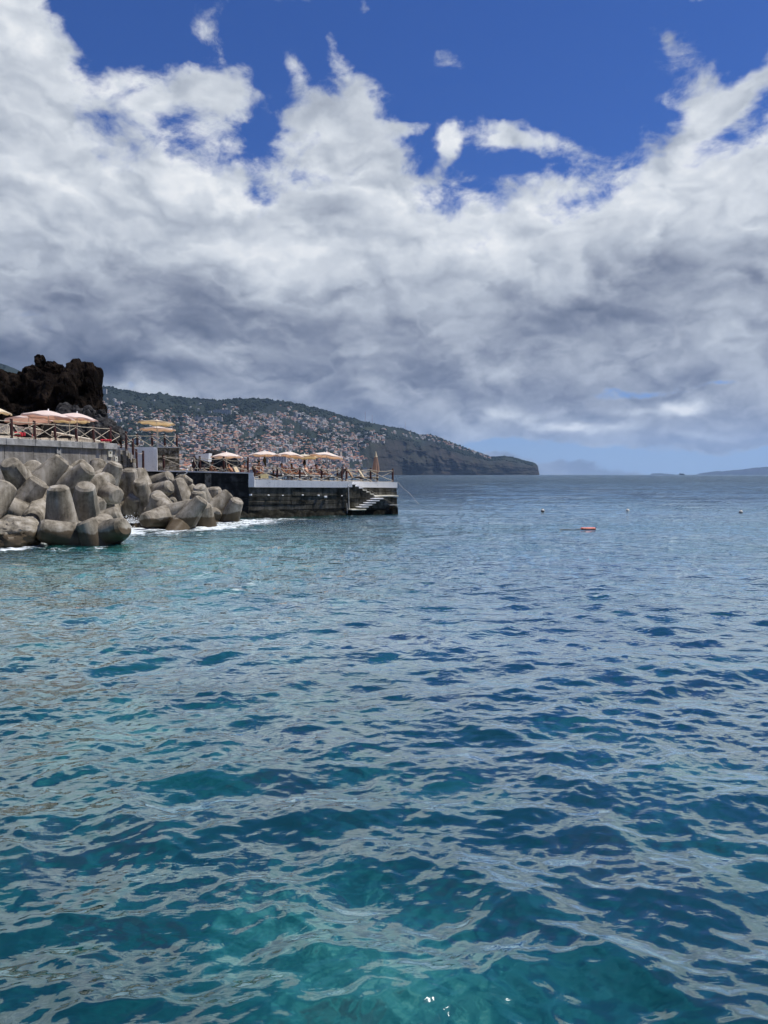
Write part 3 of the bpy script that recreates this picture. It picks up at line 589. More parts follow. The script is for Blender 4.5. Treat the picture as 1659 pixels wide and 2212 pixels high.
def build_quay():
    q = empty('stone_quay', (QA.x, QA.y, 0), QR); tag(q, 'dark stone quay with white painted edge and cut in stairs, ringed by rope railing', 'quay')
    W5 = 4.9; sc = qs(750.3)
    zf = lambda py, px=640: qz(px, py)
    rows = [(-.9, .40), (.40, .86), (.86, 1.14), (1.14, 1.47), (1.47, 2.13)]
    # core, set back behind the blocks; the stair bay is open above the flights
    core = MB(); core.box((sc / 2 - .02, W5 / 2 + .1, .55), (sc - .1, W5 - .1, 3.2)); core.box(((sc + QL) / 2 + .2, W5 / 2 + .75, .5), (QL - sc + .3, W5 - 1.6, 3.1)); core.build('core', MT['dark quay stone'], q)
    stones(q, MT['dark quay stone'], 0, sc, rows, 0, (1.1, 3.4), .03)
    # white edge beam, in lengths, following the fall of the deck
    cuts = [0, qs(592.5), qs(672), sc]
    for a, b in zip(cuts, cuts[1:]):
        p = MB(); za, zb = deck_z(a), deck_z(b); la, lb = za - .58 + .1 * a / sc, zb - .58 + .1 * b / sc
        p.prism([(a, la), (b - .012, lb), (b - .012, zb), (a, za)], -.07, .55); p.build('edge_beam', MT['white paint'], q)
    d = MB(); za, zb = deck_z(0) - .02, deck_z(sc) - .02; d.prism([(0, za - .5), (sc, zb - .45), (sc, zb), (0, za)], .55, W5); zc, zd = deck_z(sc) - .02, deck_z(QL) - .02
    d.prism([(sc + .003, zc - .4), (QL + .5, zd - .4), (QL + .5, zd), (sc + .003, zc)], 1.45, W5); d.build('deck', MT['dusty floor'], q)
    # stair bay: back wall 1.2 m behind the face
    zl = qz(800, 1071.3) ; BW = 1.25
    p = MB(); p.prism([(sc, deck_z(sc) - .47), (QL + .52, deck_z(QL) - .46), (QL + .52, deck_z(QL)), (sc, deck_z(sc))], BW - .07, BW + .22); p.build('edge_beam', MT['white paint'], q)
    stones(q, MT['dark quay stone'], sc + .05, QL + .5, [(zl - .1, (zl + 2.03) / 2), ((zl + 2.03) / 2, 2.03)], BW, (1.2, 2.4), .02)
    # upper flight
    st = [(445, 518, 755), (518, 592, 795), (592, 668, 832), (668, 745, 875), (745, 820, 912), (820, 893, 957)]
    C = lambda cx, cy: (713.2 + cx * .10582, 965.5 + cy * .10582)
    p0 = qs(C(445, 0)[0]); top = MB(); top.prism([(sc + .003, deck_z(sc) - .45), (p0, deck_z(sc) - .45), (p0, deck_z(sc) - .004), (sc + .003, deck_z(sc) - .004)], -.07, BW - .08); top.build('edge_beam', MT['white paint'], q)
    outline = []
    for i, (a, b, y) in enumerate(st):
        xa, ya = C(a, y); xb, _ = C(b, y); s0, s1, z = qs(xa), qs(xb), qz(xa, ya)
        t = MB(); t.box(((s0 + s1) / 2, BW / 2 - .05, z - .03), (s1 - s0 + .03, BW - .02, .06)); t.build('stair_tread', MT['white paint'] if i < 3 else MT['pale step concrete'], q)
        r = MB(); zp = z + .17; r.box((s0 - .01, BW / 2 - .05, z + .06), (.03, BW - .06, .14)); r.build('stair_riser', MT['white paint'] if i < 3 else MT['pale step concrete'], q)
        outline += [(s0, z - .061), (s1, z - .061)]
    s_end = qs(C(893, 0)[0]); fl = MB(); fl.prism([(sc + .02, zl - .15), (s_end, zl - .15), (s_end, outline[-1][1])] + outline[::-1][1:] + [(outline[0][0], deck_z(sc) - .46), (sc + .02, deck_z(sc) - .46)], .02, BW - .1)
    fl.build('stair_flank', MT['dark quay stone'], q)
    ld = MB(); ld.box(((s_end + QL) / 2, BW / 2 - .1, zl - .04), (QL - s_end, BW + .1, .12), bev=.01); ld.build('landing', MT['pale step concrete'], q)
    # face below the flights
    stones(q, MT['dark quay stone'], sc + .06, QL, [(-.9, .33), (.33, .62), (.62, .98), (.98, zl - .14)], .06, (1.2, 2.6), .02)
    # lower flight of projecting slabs, and the platform at its foot
    for a, b, y in [(820, 1035, 1048), (748, 958, 1090), (675, 885, 1134), (600, 810, 1178), (525, 740, 1218)]:
        xa, ya = C(a, y); xb, _ = C(b, y); s0, s1, z = qs(xa), qs(xb) - .12, qz(xa, ya, -.4)
        t = MB(); t.box(((s0 + s1) / 2, -.36, z - .03), (s1 - s0, .86, .075), bev=.01); t.build('projecting_step', MT['white paint'], q)
    xa, ya = C(355, 1268); xb, _ = C(650, 0); s0, s1, z = qs(xa), qs(xb), qz(xa, ya, -.5)
    t = MB(); t.box(((s0 + s1) / 2, -.42, z - .05), (s1 - s0, .98, .09), bev=.02); t.build('platform', MT['pale step concrete'], q)
    t = MB(); t.box(((s0 + s1) / 2, -.36, z - .5), (s1 - s0 - .1, .84, .8), bev=.05); t.build('platform_base', MT['wet black rock'], q)
    # bracket seat, ladder pipe, small white stones lodged in the joint
    xa, ya = C(1180, 1185); xb, yb = C(1352, 1170); s0, s1, z = qs(xa), qs(xb), qz(xa, ya, -.3)
    t = MB(); t.box(((s0 + s1) / 2, -.2, z), (s1 - s0, .36, .05)); t.build('bracket_shelf', MT['galvanised pipe'], q)
    for s_ in (s0 + .15, s1 - .3): t = MB(); t.tube([(s_, -.32, z - .03), (s_ - .06, .03, z - .38)], .025); t.build('bracket_arm', MT['rust'], q)
    t = MB(); s_ = sc + .05; t.tube([(s_, -.11, 2.2), (s_ + .03, -.12, 1.0), (s_ + .08, -.13, .1)], .045, 8); t.tube([(s_ - .14, -.11, .9), (s_ - .09, -.12, .1)], .035, 8); t.build('drain_pipe', MT['galvanised pipe'], q)
    for cx, cy, w in [(205, 495, .22), (372, 498, .16), (505, 500, .14), (690, 497, .16), (838, 500, .18), (903, 513, .24), (1055, 503, .12)]:
        px, py = 493.8 + cx * .23148, 954.6 + cy * .23148; t = MB(); t.box((qs(px), -.06, qz(px, py)), (w, .1, w * .62), bev=.03); t.build('pale_stone', MT['white paint'], q)
    # rough foundation that widens towards the left
    n, h = 110, 12; ss = np.linspace(-.6, QL + .05, n); hh = np.linspace(0, 1, h); S, H = np.meshgrid(ss, hh)
    tp = .42 + .26 * (fbm(ss * 2.1, ss * 0 + 2, 4) - .5) * 2 * 1; out_ = np.interp(ss, [-.6, 3.5, sc, QL], [1.1, .9, .30, .12])
    Zq = -1.3 + H * (tp[None, :] + 1.3); Yq = -out_[None, :] * (1 - H ** 3) * (1 - .25 * H) + .1 * H ** 4 - .38 * (fbm(S * 2.3, Zq * 3.1 + 7, 4, .6) - .5) * (1 - H ** 6)
    me = np_mesh('rough_foundation', np.stack([S, Yq, Zq], -1).reshape(-1, 3), grid_faces(h, n)); link('rough_foundation', me, MT['wet black rock'], q)
    # parapet wall to the left
    a = at(296, 1015, 53.2); b = at(537, 1021, 54.35); D_ = Vector((b.x - a.x, b.y - a.y)); L = D_.length
    w = empty('parapet_wall', (a.x, a.y, 0), math.atan2(D_.y, D_.x)); tag(w, 'black stained sea wall with thin white coping behind the tetrapods', 'wall')
    za, zb = at(296, 1015.4, 53.2).z, at(537, 1020.8, 54.35).z
    c = MB(); c.prism([(0, -1), (L, -1), (L, zb - .07), (0, za - .07)], .12, .5); c.build('core', MT['black sea wall'], w)
    stones(w, MT['black sea wall'], 0, L * .60, [(.2, 1.5), (1.5, 3.26)], 0, (2.5, 4.), .02)
    stones(w, MT['black sea wall'], L * .66, L, [(.2, .8), (.8, 1.4), (1.4, 2.0), (2.0, 2.55), (2.55, 3.2)], 0, (1.6, 3.6), .03)
    stones(w, MT['rubble masonry'], L * .60, L * .66, [(.2, 1.5), (1.5, 3.22)], -.02, (.9, 1.2), .01)
    for i in range(5):
        s0, s1 = L * i / 5, L * (i + 1) / 5; z0, z1 = za + (zb - za) * i / 5, za + (zb - za) * (i + 1) / 5
        c = MB(); c.prism([(s0, z0 - .07), (s1 - .01, z1 - .07), (s1 - .01, z1), (s0, z0)], -.05, .5); c.build('coping', MT['white paint'], w)
    c = MB(); c.prism([(L + .003, 2.2), (L + .42, 2.2), (L + .42, 2.76), (L + .42, 2.95), (L + .36, 3.0), (L + .36, zb - .003), (L + .003, zb - .003)], -.1, .5); c.build('end_pier', MT['white paint'], w)
    # floor behind the parapet
    f = MB(); f.box((L / 2, 5.4, 1.7), (L + .2, 9.8, 2.0)); tag(f.build('deck_floor', MT['dusty floor'], None, loc=(a.x, a.y, 0)), kind='structure'); bpy.data.objects['deck_floor'].rotation_euler = (0, 0, w.rotation_euler.z)
build_quay()
# ------------------------------------------------------------------ terrace
WA = Vector((-20.8, 40, 0)); WB = Vector((-17.3, 48, 0)); WA = WA + (WA - WB) * 1.4; WD = (WB - WA).normalized(); WL = (WB - WA).length; WR = math.atan2(WD.y, WD.x); TZ = 5.1
def wall_hit(px, off=0.):
    r = ray(px, 1000); N = Vector((-WD.y, WD.x)); a = WA.xy + N * off; d = WD.xy
    t = (a.x * r.y - a.y * r.x) / (d.y * r.x - d.x * r.y); p = a + d * t; return Vector((p.x, p.y, TZ)), t
def build_terrace():
    w = empty('terrace_wall', (WA.x, WA.y, 0), WR); tag(w, 'weathered grey concrete retaining wall with heavy cap, above the tetrapods', 'wall')
    cuts = sorted([0, 5, wall_hit(-60)[1], wall_hit(12)[1], wall_hit(75)[1], wall_hit(128)[1], wall_hit(176)[1], wall_hit(222)[1], WL])
    for a, b in zip(cuts, cuts[1:]):
        if b - a < .1: continue
        p = MB(); p.box(((a + b) / 2, .25 + RS.uniform(-.01, .01), 2.), (b - a - .015, .4, 5.5), bev=.01); p.build('wall_panel', MT['terrace concrete'], w)
        c = MB(); c.box(((a + b) / 2, .2, TZ - .19), (b - a - .02, .62, .38), bev=.02); c.build('cap_beam', MT['cap concrete'], w)
    for px, y0, y1, ww in [(127.3, 963, 980, .30), (238.2, 971.5, 987, .34), (251, 986, 997, .22)]:
        p, t = wall_hit(px); za, zb = at(px, y0, p.y).z, at(px, y1, p.y).z; g = MB(); zc = (za + zb) / 2; h = za - zb
        for dx, dz, sx, sz in ((-.36, 0, .28, 1), (.36, 0, .28, 1), (0, .36, .44, .28), (0, -.30, .44, .40)): g.box((t + dx * ww, .0, zc + dz * h), (sx * ww, .09, sz * h))
        g.build('drain_plate', MT['pale step concrete'] if px > 200 else MT['cap concrete'], w)
    t = MB(); n = Vector((-WD.y, WD.x, 0))
    P = [WA + n * .5, WB + n * .5, Vector((-20.55, 56.1, 0)), Vector((-15.75, 57.0, 0)), Vector((-18.0, 64, 0)), Vector((-52, 64, 0)), Vector((-44, 28, 0))]
    me = bpy.data.meshes.new('terrace_floor'); me.from_pydata([(p.x, p.y, TZ - .02) for p in P] + [(p.x, p.y, -1) for p in P], [], [tuple(range(7))] + [(i, (i + 1) % 7, (i + 1) % 7 + 7, i + 7) for i in range(7)])
    link('terrace_floor', me, MT['dusty floor'])['kind'] = 'structure'
    # stepped stone flank of the stairs
    f = empty('stair_flank_wall', (0, 0, 0)); tag(f, 'stepped grey stone wall descending from the terrace corner towards the white wall', 'wall')
    c1 = lambda cx, cy: (cx * .2645, 757 + cy * .2645)
    steps = [(960, 1045, 815), (1045, 1080, 850), (1080, 1100, 880)]; rowsz = None
    for i, (a, b, y) in enumerate([(958, 1000, 812), (1000, 1045, 816), (1045, 1062, 832), (1062, 1080, 850), (1080, 1102, 882)]):
        (pa, py), (pb, _) = c1(a, y), c1(b, y); A = at(pa, py, 49.6); B = at(pb, py, 49.9); z = A.z
        while z > 1.9:
            h = RS.uniform(.28, .42); x = MB(); x.box(((A.x + B.x) / 2, 49.9 + RS.uniform(-.03, .03), z - h / 2), (B.x - A.x - .012, .6, h - .014), bev=.012); x.build('stone', MT['terrace concrete'] if RS.random() < .6 else MT['rubble masonry'], f); z -= h
    # white wall and brown masonry end of the upper platform
    def face(name, label, pa, pb, ya, Ya, Yb, m, th=.4, strip=None, cat='wall'):
        A = at(pa, ya, Ya); B = at(pb, ya, Yb); t = empty(name, (A.x, A.y, 0), math.atan2(B.y - A.y, B.x - A.x)); tag(t, label, cat); L = math.hypot(B.x - A.x, B.y - A.y); return t, L, A.z
    t, L, z = face('white_wall', 'white painted wall beside the stairs with bright lit edge', 252, 339.6, 965.5, 55.6, 55.9, None)
    x = MB(); x.box((L / 2, .2, (z + 1.5) / 2), (L, .4, z - 1.5)); x.build('plaster', MT['white paint'], t)
    x = MB(); x.box((L - .1, -.06, (z + 1.5) / 2 - .1), (.22, .12, z - 1.6)); x.build('corner_strip', MT['white paint'], t)
    t, L, z = face('masonry_wall', 'brown rubble masonry end wall of the upper platform', 340.2, 387.5, 965, 55.95, 56.6, None)
    x = MB(); x.box((L / 2, .35, (z + 1.5) / 2 - .08), (L, .6, z - 1.6)); x.build('core', MT['rubble masonry'], t)
    zr = [z - .09 - .27 * i for i in range(12)]; stones(t, MT['rubble masonry'], 0, L, [(b, a) for a, b in zip(zr, zr[1:])], 0, (.22, .6), .03, .12, name='stone')
    x = MB(); x.box((L / 2, .3, z - .04), (L + .1, .8, .08)); x.build('coping', MT['cap concrete'], t)
    # sloping ivory balustrade of the ramp behind the railing
    b = empty('ramp_balustrade', (0, 0, 0)); tag(b, 'ivory balustrade with many balusters running down behind the terrace railing', 'balustrade')
    for run in (((-30, 912), (72, 927), 45.2, 48.0, 928, 950), ((66, 925), (150, 940), 46.6, 48.6, 940, 962), ((150, 940), (226, 955), 48.6, 50.4, 955, 968)):
        (x0, y0), (x1, y1), Y0, Y1, b0, b1 = run; A, B = at(x0, y0, Y0), at(x1, y1, Y1); n = max(3, int((x1 - x0) / 3.6)); hgt = .30 if run[0][0] > 0 else .62
        r = MB(); r.tube([A, B], .055, 6); r.build('handrail', MT['ivory paint'], b)
        lo0, lo1 = Vector((A.x, A.y, A.z - hgt)), Vector((B.x, B.y, B.z - hgt))
        r = MB(); r.bm.faces.new([r.bm.verts.new(v) for v in (lo0, lo1, (B.x, B.y, TZ - .3), (A.x, A.y, TZ - .3))]); r.bm.faces.new([r.bm.verts.new(v) for v in (lo0 + Vector((0, .3, 0)), (A.x, A.y + .3, TZ - .3), (B.x, B.y + .3, TZ - .3), lo1 + Vector((0, .3, 0)))]); r.bm.faces.new([r.bm.verts.new(v) for v in (lo0, lo0 + Vector((0, .3, 0)), lo1 + Vector((0, .3, 0)), lo1)]); r.build('base_wall', MT['ivory paint'], b)
        for i in range(n + 1):
            p = A.lerp(B, i / n); r = MB(); r.box((p.x, p.y + .02, p.z - hgt / 2), (.075, .06, hgt)); r.build('baluster', MT['ivory paint'], b)
build_terrace()
# ------------------------------------------------------------------ rope railings
def railing(label, bases, h=1.08, sag=.05, taut=True, rr=.022, cross=True):
    c = bases[0]; t = empty('rope_railing', c); tag(t, label, 'railing', 'rope railings')
    B = [Vector(b) - Vector(c) for b in bases]
    for b in B:
        tilt = Vector((RS.uniform(-.03, .03), RS.uniform(-.03, .03), 0)); p = MB(); p.tube([b - Vector((0, 0, .04)), b + tilt + Vector((0, 0, h - .03)), b + tilt + Vector((0, 0, h))], [.085, .08, .06], 9); p.build('post', MT['dark red wood'], t, True)
    def rope(a, b, s):
        n = 7; p = MB(); p.tube([a.lerp(b, i / n) - Vector((0, 0, s * 4 * (i / n) * (1 - i / n))) for i in range(n + 1)], rr, 5); p.build('rope', MT['rope'], t, True)
    for a, b in zip(B, B[1:]):
        o = Vector((0, -.02, 0)); s = sag * RS.uniform(.4, 1.8)
        rope(a + Vector((0, -.1, h * .88)), b + Vector((0, -.1, h * .88)), s); rope(a + Vector((0, -.1, .08)), b + Vector((0, -.1, .08)), s * .6)
        if cross:
            rope(a + Vector((0, -.11, h * .80)), b + Vector((0, -.11, .14)), s * .5); rope(a + Vector((0, -.08, .14)), b + Vector((0, -.08, h * .80)), s * .5)
    return t
def rails():
    pxs = [-92, -25, 26.5, 76.7, 121.1, 166.6, 203.4, 239.4]
    railing('dark post and cream rope railing along the grey terrace wall cap', [wall_hit(p, .18)[0] for p in pxs], 1.08, .02)
    railing('rope railing round the upper platform over the brown masonry wall', [Vector((*wall_hit(239.4, .5)[0].xy, TZ))] + [Vector((*at(p, 1000, Y).xy, TZ + .0)) for p, Y in ((262, 54.5), (297.6, 56), (330, 56.2), (357, 56.4), (383, 56.8))], 1.08, .06)
    railing('short rope railing stepping down the stairs by the white wall', [at(273.2, 972.6, 51.), at(287.8, 988, 51.5), at(295.7, 1010, 52.2), at(309.5, 1013, 52.8)], 1.3, .12, cross=False)
    a = lambda px, py, Y: at(px, py, Y)
    railing('rope railing along the white coping of the black sea wall', [a(354.3, 1016.2, 53.75), a(419.7, 1017.6, 54.0), a(432.4, 1018, 54.05), a(483.4, 1019.2, 54.25), a(535.2, 1020.3, 54.5)], 1.12, .14)
    railing('rope railing at the back of the left deck, beyond the loungers', [Vector((*at(p, 1000, Y).xy, 2.72)) for p, Y in ((386, 61), (412, 61.6), (440, 62), (478, 62.4), (520, 62.8), (560, 63.2))], 1.08, .1)
    c4 = lambda x: 493.8 + x * .23148
    railing('rope railing along the front white edge of the sun deck', [quay_point(c4(x), .2) for x in (240, 455, 665, 867, 1058)], 1.1, .10)
    railing('rope railing on the seaward right end of the quay above the stairs', [quay_point(c4(1100), 1.4), quay_point(c4(1325), 1.45)] + [quay_point(c4(1532), 1.45)], 1.12, .08)
    railing('rope railing along the far edge of the sun deck behind the loungers', [quay_point(c4(x), W_) for x, W_ in ((420, 4.7), (590, 4.7), (770, 4.7), (925, 4.7), (1015, 4.7), (1237, 4.7), (1387, 4.7))], 1.08, .08)
    # mooring lines
    for lab, pts in (('pale handrail rope slanting across the quay stairs', [quay_point(c4(1100), -.1) + Vector((0, 0, .05)), at(c4(1330), 1060, 56.9), at(c4(1585), 954.6 + 610 * .23148, 57.6)]), ('mooring rope running from the quay corner down to the sea on the right', [Vector((QB.x, QB.y, deck_z(QL) + .05)), at(868, 1052, 58.), at(885, 1066, 56.5), at(905, 1090, 53.)])):
        p = MB(); p.tube(pts, .008, 5); tag(p.build('rope', MT['rope'], None, True), lab, 'rope')
rails()
# ------------------------------------------------------------------ tetrapods of the breakwater
TL, TR0, TR1 = 2.40, .82, .47
def make_tetra(seed):
    r = random.Random(seed); dirs = [Vector((0, 0, 1))] + [Vector((math.sqrt(8) / 3 * math.cos(a), math.sqrt(8) / 3 * math.sin(a), -1 / 3)) for a in (0, 2 * math.pi / 3, 4 * math.pi / 3)]
    V, F = [], []; seg = 36
    for li, d in enumerate(dirs):
        u = d.orthogonal().normalized(); w = d.cross(u); base = len(V)
        prof = [(-.15, TR0 * .96), (.25, TR0), (.75, .75), (1.2, .675), (1.7, .59), (TL - .12, TR1 + .025), (TL, TR1 - .10), (TL + .004, .001)]
        for t, R in prof:
            for j in range(seg):
                a = 2 * math.pi * j / seg; rr = R
                if .2 < t < TL - .05 and j in (0, seg // 2): rr += .03                     # casting seam
                p = d * t + (u * math.cos(a) + w * math.sin(a)) * rr
                if t > .2 and R > .1: p += mnoise.noise_vector(p * 2.2 + Vector((seed * 9, li, 0))) * .018
                V.append(p)
        for i in range(len(prof) - 1):
            for j in range(seg): a = base + i * seg + j; b = base + i * seg + (j + 1) % seg; F.append((a, b, b + seg, a + seg))
    me = bpy.data.meshes.new('tetrapod'); me.from_pydata(V, [], F); bm = bmesh.new(); bm.from_mesh(me)
    bmesh.ops.remove_doubles(bm, verts=bm.verts, dist=.003); bmesh.ops.recalc_face_normals(bm, faces=bm.faces); bm.to_mesh(me); bm.free()
    me.polygons.foreach_set('use_smooth', [True] * len(me.polygons)); me.set_sharp_from_angle(angle=math.radians(32)); me.materials.append(MT['tetrapod concrete']); return me
TM = [make_tetra(i) for i in range(4)]
def rot_from(d0, d1):
    a = Vector(d0).normalized(); b = Vector(d1); b = (b - a * b.dot(a)).normalized(); c = a.cross(b)
    return Matrix((b, c, a)).transposed()          # local z -> d0, local x towards d1
def tetra(px, py, Y, d0, d1, label, sc=1., k=0):
    T = at(px, py, Y); a = Vector(d0).normalized(); R = rot_from(d0, d1)
    c = T - a * TL * sc; o = bpy.data.objects.new('tetrapod', TM[k % 4]); COL.objects.link(o)
    o.matrix_world = Matrix.Translation(c) @ R.to_4x4() @ Matrix.Diagonal((sc, sc, sc, 1)); tag(o, label, 'tetrapod', 'concrete tetrapods of the breakwater'); return o
c2 = lambda x, y: (x * .1653, 965.6 + y * .1653)
c3 = lambda x, y: (246.9 + x * .1819, 965.6 + y * .1819)
TT = [
 (c2, 112, 200, 36.00, 0.931, (-0.099, -0.700, 0.708), (-0.254, 0.705, 0.662), 'pale tetrapod at top left with flat round tip facing up beside the wall'),
 (c2, 500, 225, 41.50, 0.968, (0.360, 0.566, 0.741), (-0.923, 0.332, 0.195), 'light tetrapod with rounded leg between the top left one and the big tilted one'),
 (c2, 830, 150, 39.00, 0.932, (0.621, 0.221, 0.752), (0.689, 0.303, -0.658), 'big smooth pale tetrapod leaning up to the right just under the drain plate'),
 (c2, 300, 360, 37.50, 0.950, (0.050, -0.050, 0.998), (0.972, -0.226, -0.060), 'shaded tetrapod with level flat tip below the top left one'),
 (c2, 130, 500, 34.00, 0.930, (0.397, 0.529, 0.750), (-0.173, -0.759, 0.627), 'pale domed tetrapod at the left picture edge, mid height'),
 (c2, 525, 440, 36.70, 0.970, (0.573, 0.077, 0.816), (-0.373, -0.862, 0.344), 'big near tetrapod at left with one round leg end pointing at the sea'),
 (c2, 760, 515, 33.80, 0.950, (0.020, -0.221, 0.975), (-0.990, -0.138, -0.011), 'largest upright tetrapod with white splashed top'),
 (c2, 500, 1070, 32.30, 0.950, (-0.800, -0.520, 0.300), (0.599, -0.654, 0.462), 'tetrapod lying lowest in front, brown and wet along the waterline'),
 (c2, 1115, 960, 32.70, 0.929, (-0.387, -0.077, 0.919), (0.920, -0.092, 0.380), 'brown tetrapod with tilted round tip right of the lying one'),
 (c2, 1575, 880, 37.50, 0.950, (0.900, 0.120, 0.420), (0.349, -0.775, -0.527), 'long tetrapod leg reaching right to the splash at the water'),
 (c2, 1115, 495, 35.50, 0.931, (0.220, -0.480, 0.849), (-0.314, 0.790, 0.527), 'dark shaded upright tetrapod right of the largest one'),
 (c2, 1165, 265, 39.00, 0.950, (0.752, -0.125, 0.647), (0.605, -0.261, -0.753), 'dark brown boxy tetrapod underside tilted to the right near the top'),
 (c2, 1000, 210, 44.50, 0.984, (-0.353, -0.505, 0.788), (0.880, 0.105, 0.462), 'small round tetrapod tip peeping over the dark brown one'),
 (c2, 1275, 175, 44.50, 0.875, (-0.151, 0.352, 0.924), (0.238, 0.920, -0.311), 'sunlit white domed tetrapod leg beside the wall'),
 (c2, 1520, 210, 42.50, 0.860, (0.429, -0.082, 0.899), (-0.831, -0.426, 0.358), 'smooth grey tetrapod leg standing before the stepped wall'),
 (c2, 1455, 400, 42.50, 0.967, (0.532, 0.730, 0.429), (0.723, -0.655, 0.217), 'light tetrapod with rounded shoulder in the upper middle of the pile'),
 (c2, -60, 700, 35.00, 0.950, (-0.545, -0.636, 0.545), (0.833, -0.340, 0.436), 'tetrapod cut by the left picture edge'),
 (c3, 185, 262, 45.50, 0.846, (0.101, -0.253, 0.962), (-0.149, 0.952, 0.266), 'tetrapod with a flat sunlit tip just left of the black wall'),
 (c3, 300, 275, 49.50, 0.873, (-0.304, 0.406, 0.862), (0.937, 0.293, 0.193), 'pale tetrapod leg sloping down under the white coping'),
 (c3, 672, 345, 52.00, 0.886, (0.865, -0.302, 0.402), (-0.502, -0.555, 0.663), 'tetrapod leg pointing right in front of the black wall, above the gull'),
 (c3, 668, 465, 46.30, 0.860, (0.835, -0.436, 0.334), (0.146, -0.410, -0.900), 'long tetrapod leg with shaded end in the middle of the pile'),
 (c3, 300, 400, 45.00, 0.846, (0.018, -0.530, 0.848), (-0.768, -0.550, -0.328), 'low flat tipped tetrapod wedged between two long legs'),
 (c3, 240, 580, 45.00, 0.860, (0.351, -0.434, 0.830), (-0.922, -0.006, 0.386), 'dark boxy upright tetrapod standing by the splash'),
 (c3, 525, 575, 43.70, 0.846, (0.301, -0.361, 0.883), (-0.522, -0.837, -0.164), 'dark upright tetrapod leaning right, second from the splash'),
 (c3, 672, 680, 47.50, 0.889, (-0.368, -0.927, -0.077), (-0.657, 0.201, 0.726), 'tall tetrapod with one round leg end facing left and the gull above'),
 (c3, 885, 360, 49.00, 0.860, (0.616, 0.078, 0.784), (-0.589, -0.615, 0.524), 'tetrapod just right of the gull below the pale wall patch'),
 (c3, 745, 385, 48.30, 0.860, (-0.358, 0.153, 0.921), (0.635, 0.763, 0.120), 'pale tetrapod the gull is standing over'),
 (c3, 1005, 465, 48.00, 0.847, (-0.123, -0.531, 0.838), (0.992, -0.038, 0.121), 'round tetrapod tip, upper of two close together by the black wall'),
 (c3, 1000, 522, 47.80, 0.860, (0.020, -0.254, 0.967), (-0.915, 0.386, 0.121), 'flat tetrapod tip, lower of two close together by the black wall'),
 (c3, 1190, 478, 49.30, 0.847, (0.000, -0.119, 0.993), (0.056, 0.991, 0.119), 'upright tetrapod with white streak standing against the black wall'),
 (c3, 1368, 545, 49.20, 0.860, (0.641, 0.258, 0.723), (0.765, -0.137, -0.629), 'tetrapod leaning up right with a second leg end facing the sea'),
 (c3, 1465, 625, 48.30, 0.874, (0.419, -0.299, 0.857), (-0.866, -0.414, 0.279), 'dark tetrapod at the right end of the pile, leaning right'),
 (c3, 1065, 680, 44.00, 0.875, (0.019, -0.379, 0.925), (-0.934, -0.336, -0.119), 'upright tetrapod standing furthest out with a dark tide line'),
 (c3, 1050, 615, 42.90, 0.845, (0.618, 0.000, 0.786), (0.086, -0.994, -0.067), 'tetrapod leg slanting behind the furthest out one'),
 (c3, 350, 870, 41.50, 0.845, (-0.422, -0.905, -0.060), (-0.716, 0.292, 0.634), 'low wet tetrapod leg between the two dark uprights'),
 (c3, 1215, 820, 48.00, 0.874, (0.620, -0.744, -0.248), (-0.364, -0.553, 0.749), 'half submerged tetrapod between the furthest out one and the dark right end'),
 (c2, 1540, 640, 41.00, 0.968, (0.832, -0.541, -0.125), (-0.404, -0.745, 0.531), 'tetrapod leg running down to the right in the middle of the pile'),
 (c3, 390, 560, 47.00, 0.889, (0.968, 0.034, -0.248), (0.149, -0.873, 0.464), 'long pale tetrapod leg crossing towards the two dark uprights'),
 (c3, 190, 345, 45.50, 0.860, (0.925, -0.348, 0.149), (-0.378, -0.814, 0.442), 'tetrapod with a narrow pale disc end pointing right'),
 (c2, 1330, 790, 40.00, 0.968, (0.922, -0.322, -0.214), (-0.237, -0.909, 0.344), 'half hidden tetrapod leg above the long leg that reaches the splash'),
 (c2, 420, 960, 34.90, 0.950, (0.256, -0.958, -0.128), (-0.456, -0.003, -0.890), 'shadowed tetrapod leg behind the lying one at lower left'),
]
def scale_for(Y): return .97 if Y < 42 else .86
for i, (cf, x, y, Y, sc_, d0, d1, lab) in enumerate(TT):
    px, py = cf(x, y); tetra(px, py, Y, d0, d1, lab, sc_, i)
# dark hidden core of rocks under the pile, single boulders
def rock_mesh(seed, sub=3, amp=.35, fr=1.1, lo=None):
    bm = bmesh.new(); bmesh.ops.create_icosphere(bm, subdivisions=sub, radius=1)
    for v in bm.verts:
        p = v.co.copy() + Vector((seed * 7.3, 0, 0)); n = mnoise.fractal(p * fr, .8, 2.1, 5); c = mnoise.voronoi(p * 1.3)[0][0]
        v.co *= 1 + amp * n - .25 * amp * c
    me = bpy.data.meshes.new('boulder'); bm.to_mesh(me); bm.free(); me.polygons.foreach_set('use_smooth', [True] * len(me.polygons)); me.set_sharp_from_angle(angle=math.radians(28)); return me
RK = [rock_mesh(i) for i in range(7)]
for me in RK: me.materials.append(MT['boulder basalt'])
def boulder(p, s, label, group, m=None, k=None, cat='boulder'):
    me = RK[(k if k is not None else RS.randrange(7))]
    o = bpy.data.objects.new('boulder', me); COL.objects.link(o); o.location = p; o.scale = s; o.rotation_euler = (RS.uniform(0, 6), RS.uniform(0, 6), RS.uniform(0, 6)); tag(o, label, cat, group)
    if m: o.material_slots[0].link = 'OBJECT'; o.material_slots[0].material = m
    return o
o = boulder(at(30, 1158, 32.8), (1.3, 1.2, .85), 'broken rough concrete lump at the waterline, bottom left corner of the pile', None, MT['tetrapod concrete'], 1, 'rock'); o.rotation_euler = (0, 0, .4); o.data = rock_mesh(21, 5, .30, 1.0); o.data.materials.append(MT['tetrapod concrete'])
